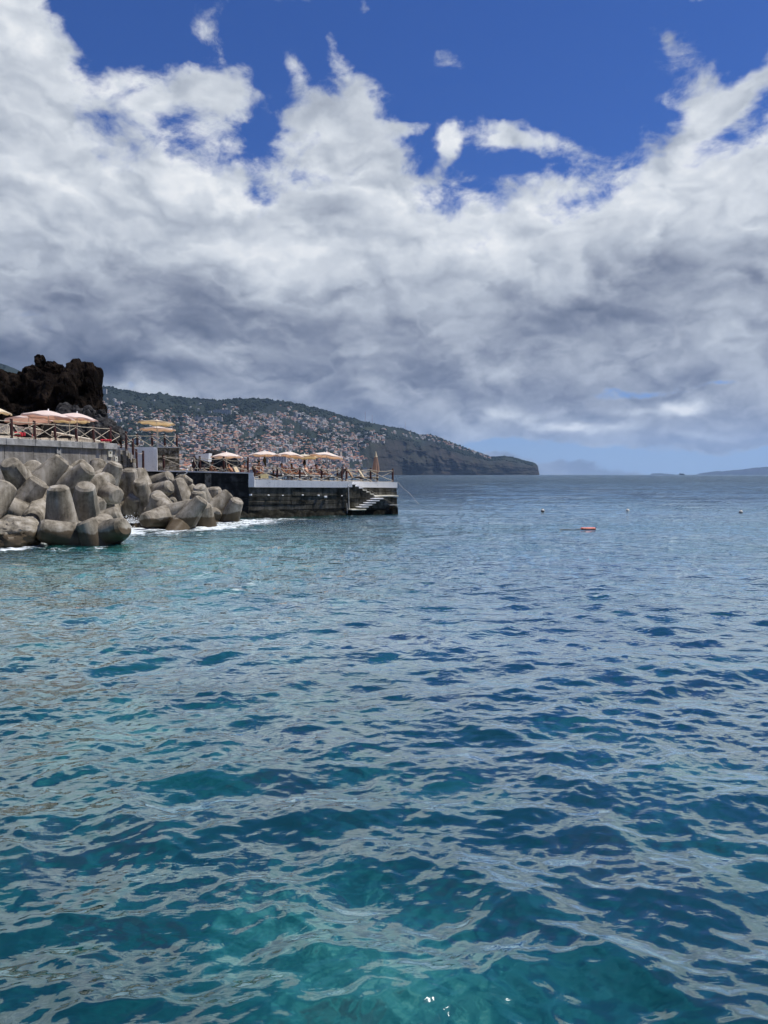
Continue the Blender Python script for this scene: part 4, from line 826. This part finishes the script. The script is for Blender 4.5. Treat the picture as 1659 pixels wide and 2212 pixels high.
# slope of fill below the tetrapods; near-black colour stands in for gap shade
def fill():
    pts = [(-40, 33, 41), (60, 33.5, 42), (130, 34.5, 44), (200, 37, 46), (260, 41, 48), (330, 43.5, 51), (400, 44.5, 52.5), (470, 44.5, 53), (530, 50, 53.6)]
    V = []; nr = 24; px = np.linspace(-40, 530, 130); y0 = np.interp(px, [p[0] for p in pts], [p[1] for p in pts]) + 1.6; y1 = np.interp(px, [p[0] for p in pts], [p[2] for p in pts])
    r = np.linspace(0, 1, nr)[:, None]; Y = y0 + (y1 - y0) * r; X = (px - 829.5) / FOC * Y; top = np.interp(px, [-40, 150, 250, 350, 530], [2.6, 2.6, 2.2, 1.5, .3])
    Z = -1.2 + (top + 1.2) * r ** .8 + .9 * (fbm(X * .9, Y * .9, 5, .6) - .5)
    me = np_mesh('rubble_slope', np.stack([X, Y, Z], -1).reshape(-1, 3), grid_faces(nr, 130)); tag(link('rubble_slope', me, MT['wet black rock']), 'rubble slope coloured near black as shade between the tetrapods', kind='stuff')
fill()
# ------------------------------------------------------------------ the tall lava rock and boulders at its foot
def lava():
    bm = bmesh.new()
    def lump(px, py, Y, rx, ry, rz, tilt=0.):
        c = at(px, py, Y); s = Y / FOC; n0 = len(bm.verts)
        r = bmesh.ops.create_icosphere(bm, subdivisions=5, radius=1)['verts']
        M = Matrix.Translation(c) @ Matrix.Rotation(math.radians(tilt), 4, 'Y') @ Matrix.Diagonal((rx * s, ry, rz * s, 1))
        for v in r:
            e = v.co.copy(); q = abs(e.z) ** 3
            v.co = Vector((e.x * (1 + .25 * q), e.y * (1 + .2 * q), e.z))
            p = M @ v.co; n = mnoise.fractal(Vector((p.x * .55, p.y * .55, p.z * .38)), .75, 2.1, 6); f = mnoise.noise(Vector((p.x * 1.5, p.y * 1.5, p.z * .28)))
            vc = mnoise.voronoi(p * 1.05)[0]; d = (p - c); d.normalize(); v.co = p + d * (.50 * n + .28 * f + .42 * (vc[1] - vc[0]) - .14 + .10 * mnoise.noise(p * 3.2))
    for a in [(160, 808, 62, 12, 1.6, 24), (90, 786, 63, 10, 1.2, 18), (162, 832, 61, 12, 1.6, 40), (72, 810, 62, 17, 1.5, 22), (121, 800, 61, 19, 1.9, 20), (116, 822, 61, 24, 2.2, 34), (140, 840, 62, 13, 1.8, 22),
              (90, 850, 61, 34, 2.4, 50), (40, 852, 61, 30, 2.4, 42), (18, 846, 60.5, 22, 2.2, 40), (45, 825, 61, 16, 1.6, 22), (8, 880, 60, 34, 2.6, 45), (-30, 880, 60, 40, 2.6, 48), (-60, 890, 60, 40, 2.6, 40),
              (125, 870, 60, 32, 2.6, 60), (160, 850, 60, 24, 2.3, 66), (168, 835, 61, 15, 1.7, 50), (192, 830, 61, 12, 1.6, 40), (190, 808, 61.5, 9, 1.1, 20), (206, 822, 61.5, 9, 1.3, 26), (203, 850, 61, 14, 1.8, 58), (206, 890, 61, 16, 2., 38), (190, 890, 60, 22, 2., 42), (155, 905, 59.5, 34, 2.2, 34), (100, 905, 59.5, 44, 2.2, 34), (60, 905, 59.5, 50, 2.2, 34)]: lump(*a)
    me = bpy.data.meshes.new('lava_rock'); bm.to_mesh(me); bm.free(); me.polygons.foreach_set('use_smooth', [True] * len(me.polygons)); me.set_sharp_from_angle(angle=math.radians(30))
    tag(link('lava_rock', me, MT['lava rock']), 'tall craggy black brown volcanic rock rising behind the terrace parasols', 'rock')
    R = random.Random(2)
    for i in range(95):
        t = R.random(); px = 128 + 130 * t; top = np.interp(px, [128, 170, 215, 235, 262], [880, 883, 893, 918, 938]); py = top + R.random() ** .8 * (946 - top); Y = 57.8 - (py - 880) / 66 * 3.6 + R.uniform(-.3, .3); s = R.uniform(.25, .62)
        boulder(at(px, py, Y), (s * R.uniform(.9, 1.5), s, s * R.uniform(.6, 1.)), '%s grey basalt boulder %s in the heap below the lava rock' % (('small', 'middling', 'large')[int((s - .25) / .125)], 'at the top' if t < .33 else 'half way down' if t < .66 else 'low down'), 'boulders below the lava rock')
    for px, py, Y, s, lab in [(462, 1003, 72, (1.5, 1.4, .8), 'dark rounded sea rock behind the left parasol of the deck'), (486, 1006, 73, (1.4, 1.4, .7), 'dark rounded sea rock right of the left parasol pole'), (437, 1006, 71, (1.2, 1.3, .9), 'small dark sea rock left of the left parasol of the deck')]:
        boulder(at(px, py, Y), s, lab, None, None, 2)
lava()
# ------------------------------------------------------------------ parasols
def parasol(label, top, h, R, m, rise=.42, tilt=(0, 0), towel=None, seed=0, valance=.16):
    """open parasol whose tip is at `top`, h metres tall"""
    r = random.Random(seed); base = Vector(top) - Vector((0, 0, h)); t = empty('parasol', base); tag(t, label, 'parasol', 'open parasols')
    T = Vector((0, 0, h)); M = Matrix.Translation(T) @ Matrix.Rotation(math.radians(tilt[0]), 4, 'Y') @ Matrix.Rotation(math.radians(tilt[1]), 4, 'X')
    n = 64; rows = 9; V = [M @ Vector((0, 0, 0))]; F = []; nr = 8; a0 = r.uniform(0, .7)
    for i in range(1, rows + 2):
        u = min(i / rows, 1.)
        for j in range(n):
            a = 2 * math.pi * j / n; w = abs(math.sin((a - a0) * nr / 2)); rr = R * u * (1 - .085 * w * u)          # panels pull in between ribs
            z = -rise * (u ** 1.45) - .06 * w * u * (1 - u) * 2 + .07 * w * u ** 3
            if i == rows + 1: z -= valance * (.55 + .45 * abs(math.sin((a - a0) * nr))) * (1 + .25 * math.sin(a * 3 + seed)); rr *= .995 + .02 * math.sin(a * 5 + seed)
            V.append(M @ Vector((rr * math.cos(a), rr * math.sin(a), z)))
    for j in range(n): F.append((0, 1 + j, 1 + (j + 1) % n))
    for i in range(rows):
        for j in range(n): a = 1 + i * n + j; b = 1 + i * n + (j + 1) % n; F.append((a, a + n, b + n, b))
    me = bpy.data.meshes.new('canopy'); me.from_pydata(V, [], F); me.polygons.foreach_set('use_smooth', [True] * len(F)); me.set_sharp_from_angle(angle=math.radians(35)); link('canopy', me, m, t)
    p = MB(); p.tube([(0, 0, 0), (0, 0, h + .02)], .028, 8); p.build('pole', MT['parasol pole'], t, True)
    p = MB(); p.tube([M @ Vector((0, 0, -.02)), M @ Vector((0, 0, .05)), M @ Vector((0, 0, .11))], [.05, .04, .015], 8); p.build('finial', MT['white paint'], t, True)
    for j in range(nr):
        a = a0 + 2 * math.pi * j / nr; p = MB(); e = M @ Vector((R * math.cos(a) * .98, R * math.sin(a) * .98, -rise * .98 - .02)); p.tube([M @ Vector((0, 0, -.06)), M @ Vector((R * .5 * math.cos(a), R * .5 * math.sin(a), -rise * .5 ** 1.45 - .04)), e], .012, 4); p.build('rib', MT['parasol pole'], t)
    p = MB(); p.tube([(0, 0, 0), (0, 0, .09)], [.26, .22], 14); p.build('base', MT['cap concrete'], t, True)
    if towel:
        p = MB(); 
        for i in range(3): p.tube([(.03 * i - .03, -.05, h - .45), (.06 * i - .07, -.09, h - .7), (.05 * i - .02, -.07, h - .98 - .12 * i)], [.03, .085, .05], 7)
        tag(p.build('hanging_towel', towel, None, True, loc=base), ('black' if towel == MT['black cloth'] else 'olive') + ' cloth hanging from a parasol pole over the loungers', 'towel')
    return t
def px_m(w, Y): return w * Y / FOC
parasol('apricot parasol furthest left on the sun deck, above the black wall', at(489.7, 977, 60.5), 2.15, px_m(35, 60.5), MT['apricot canvas'], .40, (0, -2), None, 1, .10)
parasol('wide pale parasol second from left on the sun deck, olive cloth on its pole', at(572, 974.3, 57.2), 2.15, px_m(36, 57.2), MT['apricot canvas'], .36, (0, -2), MT['olive cloth'], 2, .07)
parasol('apricot parasol in the middle of the sun deck row', at(627, 975.6, 58.2), 2.1, px_m(32, 58.2), MT['apricot canvas'], .36, (4, -4), None, 3, .08)
parasol('smaller apricot parasol half hidden between two others, black cloth on its pole', at(658, 981.4, 60.8), 2.05, px_m(31, 60.8), MT['yellow canvas'], .28, (0, -5), MT['black cloth'], 4, .08)
parasol('rightmost open apricot parasol on the sun deck', at(706, 977, 59.2), 2.15, px_m(38, 59.2), MT['apricot canvas'], .36, (6, -4), None, 5, .08)
parasol('yellow parasol cut by the left picture edge on the terrace', at(-4, 881, 46.), 2.3, px_m(29, 46.), MT['yellow canvas'], .30, (6, -4), None, 6, .08)
parasol('big pink parasol in front on the left terrace', at(104.5, 886.8, 45.5), 2.15, px_m(55, 45.5), MT['pink canvas'], .42, (4, -2), None, 7, .09)
parasol('pink parasol lower and behind the big pink one at left', at(62, 896.5, 48.5), 2.05, px_m(50, 48.5), MT['pink canvas'], .36, (-3, -4), None, 8, .12)
parasol('pink parasol right of the big pink one, before the lava rock', at(166.5, 892, 47.), 2.1, px_m(45, 47.), MT['pink canvas'], .36, (6, -1), None, 9, .08)
parasol('upper yellow parasol of the stacked pair over the masonry wall', at(338.8, 907.6, 60.), 2.6, px_m(39, 60.), MT['yellow canvas'], .26, (2, -4), None, 10, .10)
parasol('lower cream parasol of the stacked pair over the masonry wall', at(341, 921.5, 63.), 2.1, px_m(38, 63.), MT['apricot canvas'], .26, (0, -2), None, 11, .12)
parasol('orange edged parasol behind the upright ones near the deck rail', at(150, 899, 50.), 2., px_m(42, 50.), MT['yellow canvas'], .30, (0, -4), None, 12, .1)
def closed_parasol():
    b = quay_point(812, 2.6); t = empty('closed_parasol', b); tag(t, 'closed brown parasol standing alone at the right end of the deck', 'parasol'); top = at(809.3, 978, b.y).z - b.z
    V = []; F = []; n = 40; prof = [(0, .015), (.1, .05), (.5, .13), (.9, .19), (1.25, .235), (1.55, .25), (1.62, .235)]
    for z, r in prof:
        for j in range(n): a = 2 * math.pi * j / n; rr = r * (1 + .22 * math.cos(a * 8) + .06 * math.sin(a * 3)); V.append((rr * math.cos(a), rr * math.sin(a), top - z + (.05 * math.cos(a * 8) if z > 1.5 else 0)))
    for i in range(len(prof) - 1):
        for j in range(n): a = i * n + j; c = i * n + (j + 1) % n; F.append((a, a + n, c + n, c))
    me = bpy.data.meshes.new('folded_canopy'); me.from_pydata(V, [], F); me.polygons.foreach_set('use_smooth', [True] * len(F)); link('folded_canopy', me, MT['brown canvas'], t)
    p = MB(); p.tube([(0, 0, 0), (0, 0, top + .08)], .03, 8); p.build('pole', MT['parasol pole'], t, True)
    p = MB(); p.tube([(0, 0, top - .36), (0, 0, top - .02), (0, 0, top + .1)], [.135, .05, .02], 10); p.build('top_cap', MT['cream cushion'], t, True)
    p = MB(); p.tube([(0, 0, 0), (0, 0, .09)], [.26, .22], 14); p.build('base', MT['cap concrete'], t, True)
closed_parasol()
# ------------------------------------------------------------------ loungers
def lounger(label, loc, rz, cush, back=50, towel=None):
    """head at -x, foot at +x"""
    t = empty('sun_lounger', loc, rz); tag(t, label, 'sun lounger', 'sun loungers')
    f = MB(); [f.box((.3, y, .30), (1.32, .04, .05)) for y in (-.31, .31)]; [f.box((x, 0, .30), (.05, .6, .04)) for x in (-.34, .3, .94)]; f.build('frame', MT['lounger frame'], t)
    for x in (-.25, .85):
        for y in (-.29, .29): l = MB(); l.tube([(x, y, .3), (x + (.05 if x > 0 else -.05), y, 0)], .022, 6); l.build('leg', MT['lounger frame'], t)
    a = math.radians(back); c, s = math.cos(a), math.sin(a)
    m = MB(); m.box((.32, 0, .365), (1.3, .6, .075), bev=.02); m.build('seat_cushion', cush, t)
    b = MB(); M = Matrix.Translation((-.33, 0, .34)) @ Matrix.Rotation(-math.pi + a, 4, 'Y') 
    b.box((.37, 0, -.02), (.74, .62, .03), M=M); b.build('back_frame', MT['lounger frame'], t)
    b = MB(); b.box((.37, 0, -.07) if False else (.37, 0, -.075), (.74, .58, .075), M=M, bev=.02); 
    b.build('back_cushion', cush, t)
    if towel: w = MB(); w.box((.78, 0, .415), (.42, .64, .02)); w.box((1.0, 0, .27), (.02, .64, .32)); w.build('towel', towel, t)
    return t
def rot_dir(dx, dy): return math.atan2(dy, dx)
RZ = rot_dir(.86, -.50)
def ql(px, back): return quay_point(px, back)
lounger('lounger with yellow towel over its foot end, leftmost on the sun deck', ql(560, 1.3), rot_dir(.55, -.83), MT['tan cushion'], 62, MT['yellow towel'])
lounger('tan backed lounger with white seat, second from left on the deck', ql(622, 1.4), RZ, MT['white cushion'], 62)
lounger('tan backed lounger behind the middle parasol pole', ql(643, 2.1), RZ, MT['white cushion'], 60)
lounger('lounger with white seat under the black hanging cloth', ql(672, 1.5), RZ, MT['white cushion'], 58)
lounger('lounger with white seat under the rightmost open parasol', ql(696, 1.6), RZ, MT['white cushion'], 60)
lounger('dark empty lounger turned away beside the tied rope post', ql(727, 2.0), rot_dir(-.8, -.5), MT['lounger frame'], 55)
lounger('brown lounger seen side on right of the tied rope posts', ql(768, 2.4), rot_dir(.98, -.1), MT['tan cushion'], 58)
lounger('cream cushioned lounger nearest the right end of the deck', ql(792, 1.9), rot_dir(.98, -.15), MT['cream cushion'], 56)
lounger('dark low lounger left of the tan backed ones', ql(598, 2.4), rot_dir(.9, -.4), MT['lounger frame'], 10)
pb = lambda px, Y: Vector((*at(px, 1000, Y).xy, 2.70))
lounger('tan lounger behind the black wall under the left parasol', pb(508, 57.5), rot_dir(.95, -.2), MT['tan cushion'], 60)
lounger('cream lounger behind the black wall near its right end', pb(522, 56.8), rot_dir(.9, -.3), MT['cream cushion'], 62)
tf = lambda px, Y: Vector((*at(px, 950, Y).xy, TZ))
lounger('cream lounger on the terrace at the left picture edge', tf(4, 42.8), rot_dir(.9, .4), MT['cream cushion'], 60)
lounger('dark lounger with red towel on its back on the left terrace', tf(50, 44.2), rot_dir(.8, .5), MT['lounger frame'], 58)
lounger('cream lounger under the big pink parasol', tf(92, 45.2), rot_dir(-.8, .5), MT['cream cushion'], 60)
lounger('dark lounger right of the big pink parasol pole', tf(118, 45.8), rot_dir(.8, .5), MT['lounger frame'], 58)
for px, py, Y, w, lab in ((44, 938, 43.5, .55, 'red towel draped over a lounger back, left of the black bag'), (64.5, 941, 44, .3, 'small red towel draped beside a black bag on the terrace'), (229.5, 956.5, 46.6, .62, 'red towel lying on the terrace near the corner post')):
    p = MB(); c = at(px, py, Y); z0 = TZ + .04
    for i in range(5): p.box((c.x + (i - 2) * w / 5, c.y + .05 * math.sin(i * 2), max(c.z - .03 * (i % 2), TZ + .15) - .0), (w / 5 + .02, .35, .14 + (.12 if px < 200 else 0) * (1 - .12 * i)), rz=.1 * i, bev=.03)
    tag(p.build('towel', MT['red towel']), lab, 'towel')
p = MB(); p.tube([(0, 0, 0), (.02, 0, .25), (0, .02, .48)], [.28, .34, .16], 10); p.tube([(-.2, 0, .45), (0, 0, .72), (.2, 0, .45)], .02, 5); tag(p.build('beach_bag', MT['black cloth'], None, True, loc=at(56.5, 946, 43.8)), 'round black beach bag between two red towels on the terrace', 'bag')
# white canvas awning and dark screen beyond the left deck
t = empty('awning', pb(440, 66)); tag(t, 'small pale canvas awning on posts behind the left railing', 'awning')
A = MB(); A.prism([(-.62, 2.15), (.62, 2.3), (.55, 1.55), (-.5, 1.85)], -.6, .6); A.build('canvas', MT['white paint'], t)
for x in (-.55, .55): p = MB(); p.tube([(x, 0, 0), (x, 0, 1.9)], .03, 6); p.build('post', MT['parasol pole'], t)
# ------------------------------------------------------------------ people
def person(label, loc, rz, pose, skin, suit, hair=True, hat=None, seed=0):
    """pose: joints in metres, x forward (towards the feet), z up"""
    J = pose; pts = []; rad = []; E = []
    def add(p, r, par):
        pts.append(p); rad.append(r)
        if par is not None: E.append((par, len(pts) - 1))
        return len(pts) - 1
    pel = add(J['pelvis'], .145, None); wst = add(J['waist'], .12, pel); ch = add(J['chest'], .155, wst); nk = add(J['neck'], .058, ch); hd = add(J['head'], .088, nk); tp = add(J['crown'], .07, hd)
    for s in (-1, 1):
        f = lambda k, y: Vector((J[k][0], J[k][1] + s * y, J[k][2]))
        L = '' if s < 0 or (J.get('elbow2') is None) else '2'
        sh = add(f('shoulder', .18), .062, ch); el = add(f('elbow' + L, .26), .042, sh); wr = add(f('wrist' + L, .2), .03, el); pm = add(Vector(f('wrist' + L, .2)) + Vector(J['hand']) * .07, .036, wr)
        for q in range(4): a = add(Vector(pts[pm]) + Vector(J['hand']) * .045 + Vector((0, (q - 1.5) * .02, 0)), .011, pm); add(Vector(pts[a]) + Vector(J['hand']) * (.04, .05, .045, .03)[q] + Vector((0, 0, -.02)), .009, a)
        a = add(Vector(pts[pm]) + Vector((0, -s * .035, .01)), .013, pm); add(Vector(pts[a]) + Vector(J['hand']) * .03 + Vector((0, -s * .012, 0)), .010, a)
        L = '' if s < 0 or (J.get('knee2') is None) else '2'
        hp = add(f('hip', .09), .095, pel); kn = add(f('knee' + L, .11), .062, hp); an = add(f('ankle' + L, .1), .042, kn); add(f('toe' + L, .1), .032, an)
    me = bpy.data.meshes.new('body'); me.from_pydata([Vector(p) for p in pts], E, []); o = bpy.data.objects.new('body', me); COL.objects.link(o)
    md = o.modifiers.new('s', 'SKIN'); md.use_smooth_shade = True
    for v, r in zip(me.skin_vertices[0].data, rad): v.radius = (r, r)
    me.skin_vertices[0].data[0].use_root = True; me.skin_vertices[0].data[2].radius = (.16, .125)
    o.modifiers.new('u', 'SUBSURF').levels = 1
    dg = bpy.context.evaluated_depsgraph_get(); me2 = bpy.data.meshes.new_from_object(o.evaluated_get(dg)); bpy.data.objects.remove(o)
    me2.materials.clear(); me2.materials.append(skin); me2.materials.append(suit)
    pv, wv, cv = Vector(J['pelvis']), Vector(J['waist']), Vector(J['chest'])
    for p in me2.polygons:
        p.use_smooth = True
        if (p.center - pv).length < .19: p.material_index = 1
    t = empty('person', loc, rz); tag(t, label, 'person', None); link('body', me2, None, t)
    h = Vector(J['head']).lerp(Vector(J['crown']), .55); d = (Vector(J['crown']) - Vector(J['neck'])).normalized(); fw = Vector(J['face']).normalized()
    g = MB(); r = bmesh.ops.create_icosphere(g.bm, subdivisions=3, radius=.108)['verts']
    for v in r:
        q = v.co.copy(); v.co = h - fw * .018 + d * .012 + q * (1. if q.dot(fw) < .03 or q.dot(d) > .055 else .72)
    g.build('hair', MT['hair'] if not hat else hat, t, True)
    g = MB(); e = h + fw * .085 - d * .035; g.tube([e + d * .03, e + fw * .022 - d * .012, e - d * .02], [.008, .016, .01], 6); g.build('nose', skin, t, True)
    sd = d.cross(fw)
    for s in (-1, 1): g = MB(); c = h + fw * .082 + sd * s * .034 - d * .005; g.tube([c - sd * .012, c + sd * .012], .009, 6); g.build('eye', MT['hair'], t)
    g = MB(); c = h + fw * .078 - d * .078; g.tube([c - sd * .022, c + sd * .022], .007, 6); g.build('mouth', MT['rust'], t)
    return t
RECL = dict(pelvis=(-.12, 0, .52), waist=(-.28, 0, .64), chest=(-.42, 0, .84), neck=(-.53, 0, 1.05), head=(-.55, 0, 1.15), crown=(-.57, 0, 1.25), shoulder=(-.47, 0, .97), elbow=(-.22, 0, .76), wrist=(-.02, -.03, .60), hand=(1, 0, -.1), hip=(-.08, 0, .50), knee=(.34, 0, .56), ankle=(.76, 0, .47), toe=(.84, 0, .56), face=(1, 0, .1))
KNEE = dict(RECL, knee=(.26, 0, .84), ankle=(.48, 0, .47), toe=(.62, 0, .46), knee2=(.36, 0, .60), ankle2=(.78, 0, .47), toe2=(.86, 0, .56), elbow2=(-.2, 0, .74), wrist2=(-.30, -.05, .98))
LOW = dict(pelvis=(-.05, 0, .50), waist=(-.25, 0, .52), chest=(-.45, 0, .60), neck=(-.62, 0, .74), head=(-.68, 0, .80), crown=(-.75, 0, .87), shoulder=(-.53, 0, .68), elbow=(-.38, .03, .56), wrist=(-.15, 0, .5), hand=(1, 0, -.1), hip=(0, 0, .50), knee=(.40, 0, .60), ankle=(.80, 0, .47), toe=(.86, 0, .57), face=(.7, 0, .8))
SIT = dict(pelvis=(0, 0, .52), waist=(.0, 0, .72), chest=(.06, 0, .95), neck=(.12, 0, 1.17), head=(.16, 0, 1.27), crown=(.18, 0, 1.38), shoulder=(.08, 0, 1.08), elbow=(.22, 0, .86), wrist=(.42, -.05, .72), hand=(1, 0, -.2), hip=(.05, 0, .50), knee=(.46, 0, .55), ankle=(.80, 0, .46), toe=(.90, 0, .50), face=(.9, 0, -.3))
person('person in blue swimwear sitting up on the leftmost deck lounger with yellow towel', ql(560, 1.3) + Vector((-.05, .05, .0)), rot_dir(.55, -.83), SIT, MT['skin tanned'], MT['blue swimwear'])
person('tanned person reclining with one knee raised, second lounger from left', ql(622, 1.4), RZ, KNEE, MT['skin tanned'], MT['black cloth'])
person('person reclining just behind the middle parasol pole', ql(643, 2.1), RZ, RECL, MT['skin deep'], MT['black cloth'])
person('person in dark swimwear lying back under the black hanging cloth', ql(672, 1.5), RZ, RECL, MT['skin light'], MT['black cloth'])
person('tanned person reclining with bent knee under the rightmost open parasol', ql(696, 1.6), RZ, KNEE, MT['skin tanned'], MT['blue swimwear'])
person('person reclining behind the black wall by the left parasol', pb(508, 57.5), rot_dir(.95, -.2), RECL, MT['skin tanned'], MT['black cloth'])
person('fair person sitting behind the black wall near its right end', pb(524, 56.8), rot_dir(.9, -.3), SIT, MT['skin light'], MT['red towel'])
person('person sitting low behind the black wall with head above the coping', pb(455, 57), rot_dir(.95, -.2), SIT, MT['skin deep'], MT['black cloth'])
lounger('dark lounger behind the black wall, left of the parasol', pb(455, 57), rot_dir(.95, -.2), MT['lounger frame'], 40)
# ------------------------------------------------------------------ gull on the tetrapod
def gull():
    p = at(397, 1029.5, 47.4); t = empty('seagull', p, math.radians(8)); tag(t, 'white headed gull with dark wings standing on a tetrapod', 'gull')
    def ell(name, c, r, m, rot=0):
        g = MB(); v = bmesh.ops.create_icosphere(g.bm, subdivisions=3, radius=1)['verts']; bmesh.ops.transform(g.bm, matrix=Matrix.Translation(c) @ Matrix.Rotation(rot, 4, 'Y') @ Matrix.Diagonal((*r, 1)), verts=v); return g, name, m
    g, n, m = ell('body', (0, 0, .22), (.24, .10, .10), MT['gull white'], -.25); g.tube([(.14, 0, .27), (.2, 0, .34), (.22, 0, .41)], [.075, .055, .05], 10); v = bmesh.ops.create_icosphere(g.bm, subdivisions=2, radius=.062)['verts']; bmesh.ops.translate(g.bm, verts=v, vec=(.23, 0, .42)); g.build(n, m, t, True)
    for s in (-1, 1):
        g, n, m = ell('wing', (-.1, s * .085, .24), (.30, .035, .085), MT['gull grey'], -.12); g.build(n, m, t, True)
        g = MB(); g.tube([(.02, s * .04, .15), (.03, s * .04, 0)], .012, 5); g.tube([(.03, s * .04, .005), (.09, s * .05, .005)], .014, 5); g.build('leg', MT['gull bill'], t)
    g = MB(); g.prism([(-.22, .20), (-.45, .13), (-.45, .16), (-.2, .26)], -.05, .05); g.build('tail', MT['gull white'], t)
    g = MB(); g.tube([(.28, 0, .415), (.35, 0, .40), (.365, 0, .385)], [.018, .012, .004], 6); g.build('bill', MT['gull bill'], t, True)
gull()
# ------------------------------------------------------------------ buoys, float, spray
def floats():
    for px, py, lab, dark in [(1172, 1101, 'round white buoy with red band, leftmost of the three', 'rust'), (1355.5, 1101, 'plain white round buoy, middle of the three', None), (1600, 1104, 'round white buoy with dark underside, rightmost of the three', 'buoy dark band')]:
        p = on_z(px, py + 4, .04); t = empty('buoy', p); tag(t, lab, 'buoy', 'mooring buoys'); g = MB(); v = bmesh.ops.create_uvsphere(g.bm, u_segments=20, v_segments=12, radius=.15)['verts']; bmesh.ops.translate(g.bm, verts=v, vec=(0, 0, .07)); g.build('float', MT['buoy white'], t, True)
        g = MB(); g.tube([(0, 0, .21), (0, 0, .26)], .03, 8); g.build('eye', MT['rust'], t, True)
        if dark: g = MB(); g.tube([(0, 0, -.02), (0, 0, .03), (0, 0, .07)], [.124, .15, .154], 20); g.build('band', MT[dark], t, True)
    p = on_z(1270.5, 1143.5, .05); t = empty('life_float', p, .05); tag(t, 'long orange rectangular float lying on the open water', 'float')
    g = MB(); g.box((0, 0, .05), (.80, .30, .11), bev=.04); g.build('float', MT['orange plastic'], t)
    for x in (-.28, .28): g = MB(); g.tube([(x - .08, -.17, .10), (x, -.20, .02), (x + .08, -.17, .10)], .012, 5); g.build('grab_rope', MT['buoy dark band'], t)
    g = MB(); g.tube([(-.41, 0, .03), (-.9, .05, .02), (-1.6, .1, .0)], .014, 5); g.build('tether', MT['rope'], t)
    # spray
    R = random.Random(9); bm = bmesh.new()
    for cx, cy, sx, sy, Y, n in [(283, 1128, 13, 7, 42.2, 420), (265, 1140, 14, 6, 40., 200), (305, 1127, 12, 4, 43., 130), (247, 1152, 8, 4, 38.6, 90), (60, 1168, 24, 3, 33.2, 90), (392, 1127, 8, 3, 43., 40), (200, 1172, 12, 3, 33.5, 60)]:
        for _ in range(n):
            p = at(cx + R.gauss(0, sx), cy - abs(R.gauss(0, sy)) + 2, Y + R.uniform(-.5, .5)); r = R.uniform(.006, .022) * (1 if R.random() < .93 else 1.7)
            v = bmesh.ops.create_icosphere(bm, subdivisions=1, radius=r)['verts']; bmesh.ops.translate(bm, verts=v, vec=p)
    me = bpy.data.meshes.new('spray'); bm.to_mesh(me); bm.free(); m, k = mat('spray'); principled(k, (.85, .88, .9), .3); tag(link('spray', me, m), 'white spray drops thrown up where the waves hit the tetrapods', kind='stuff')
floats()
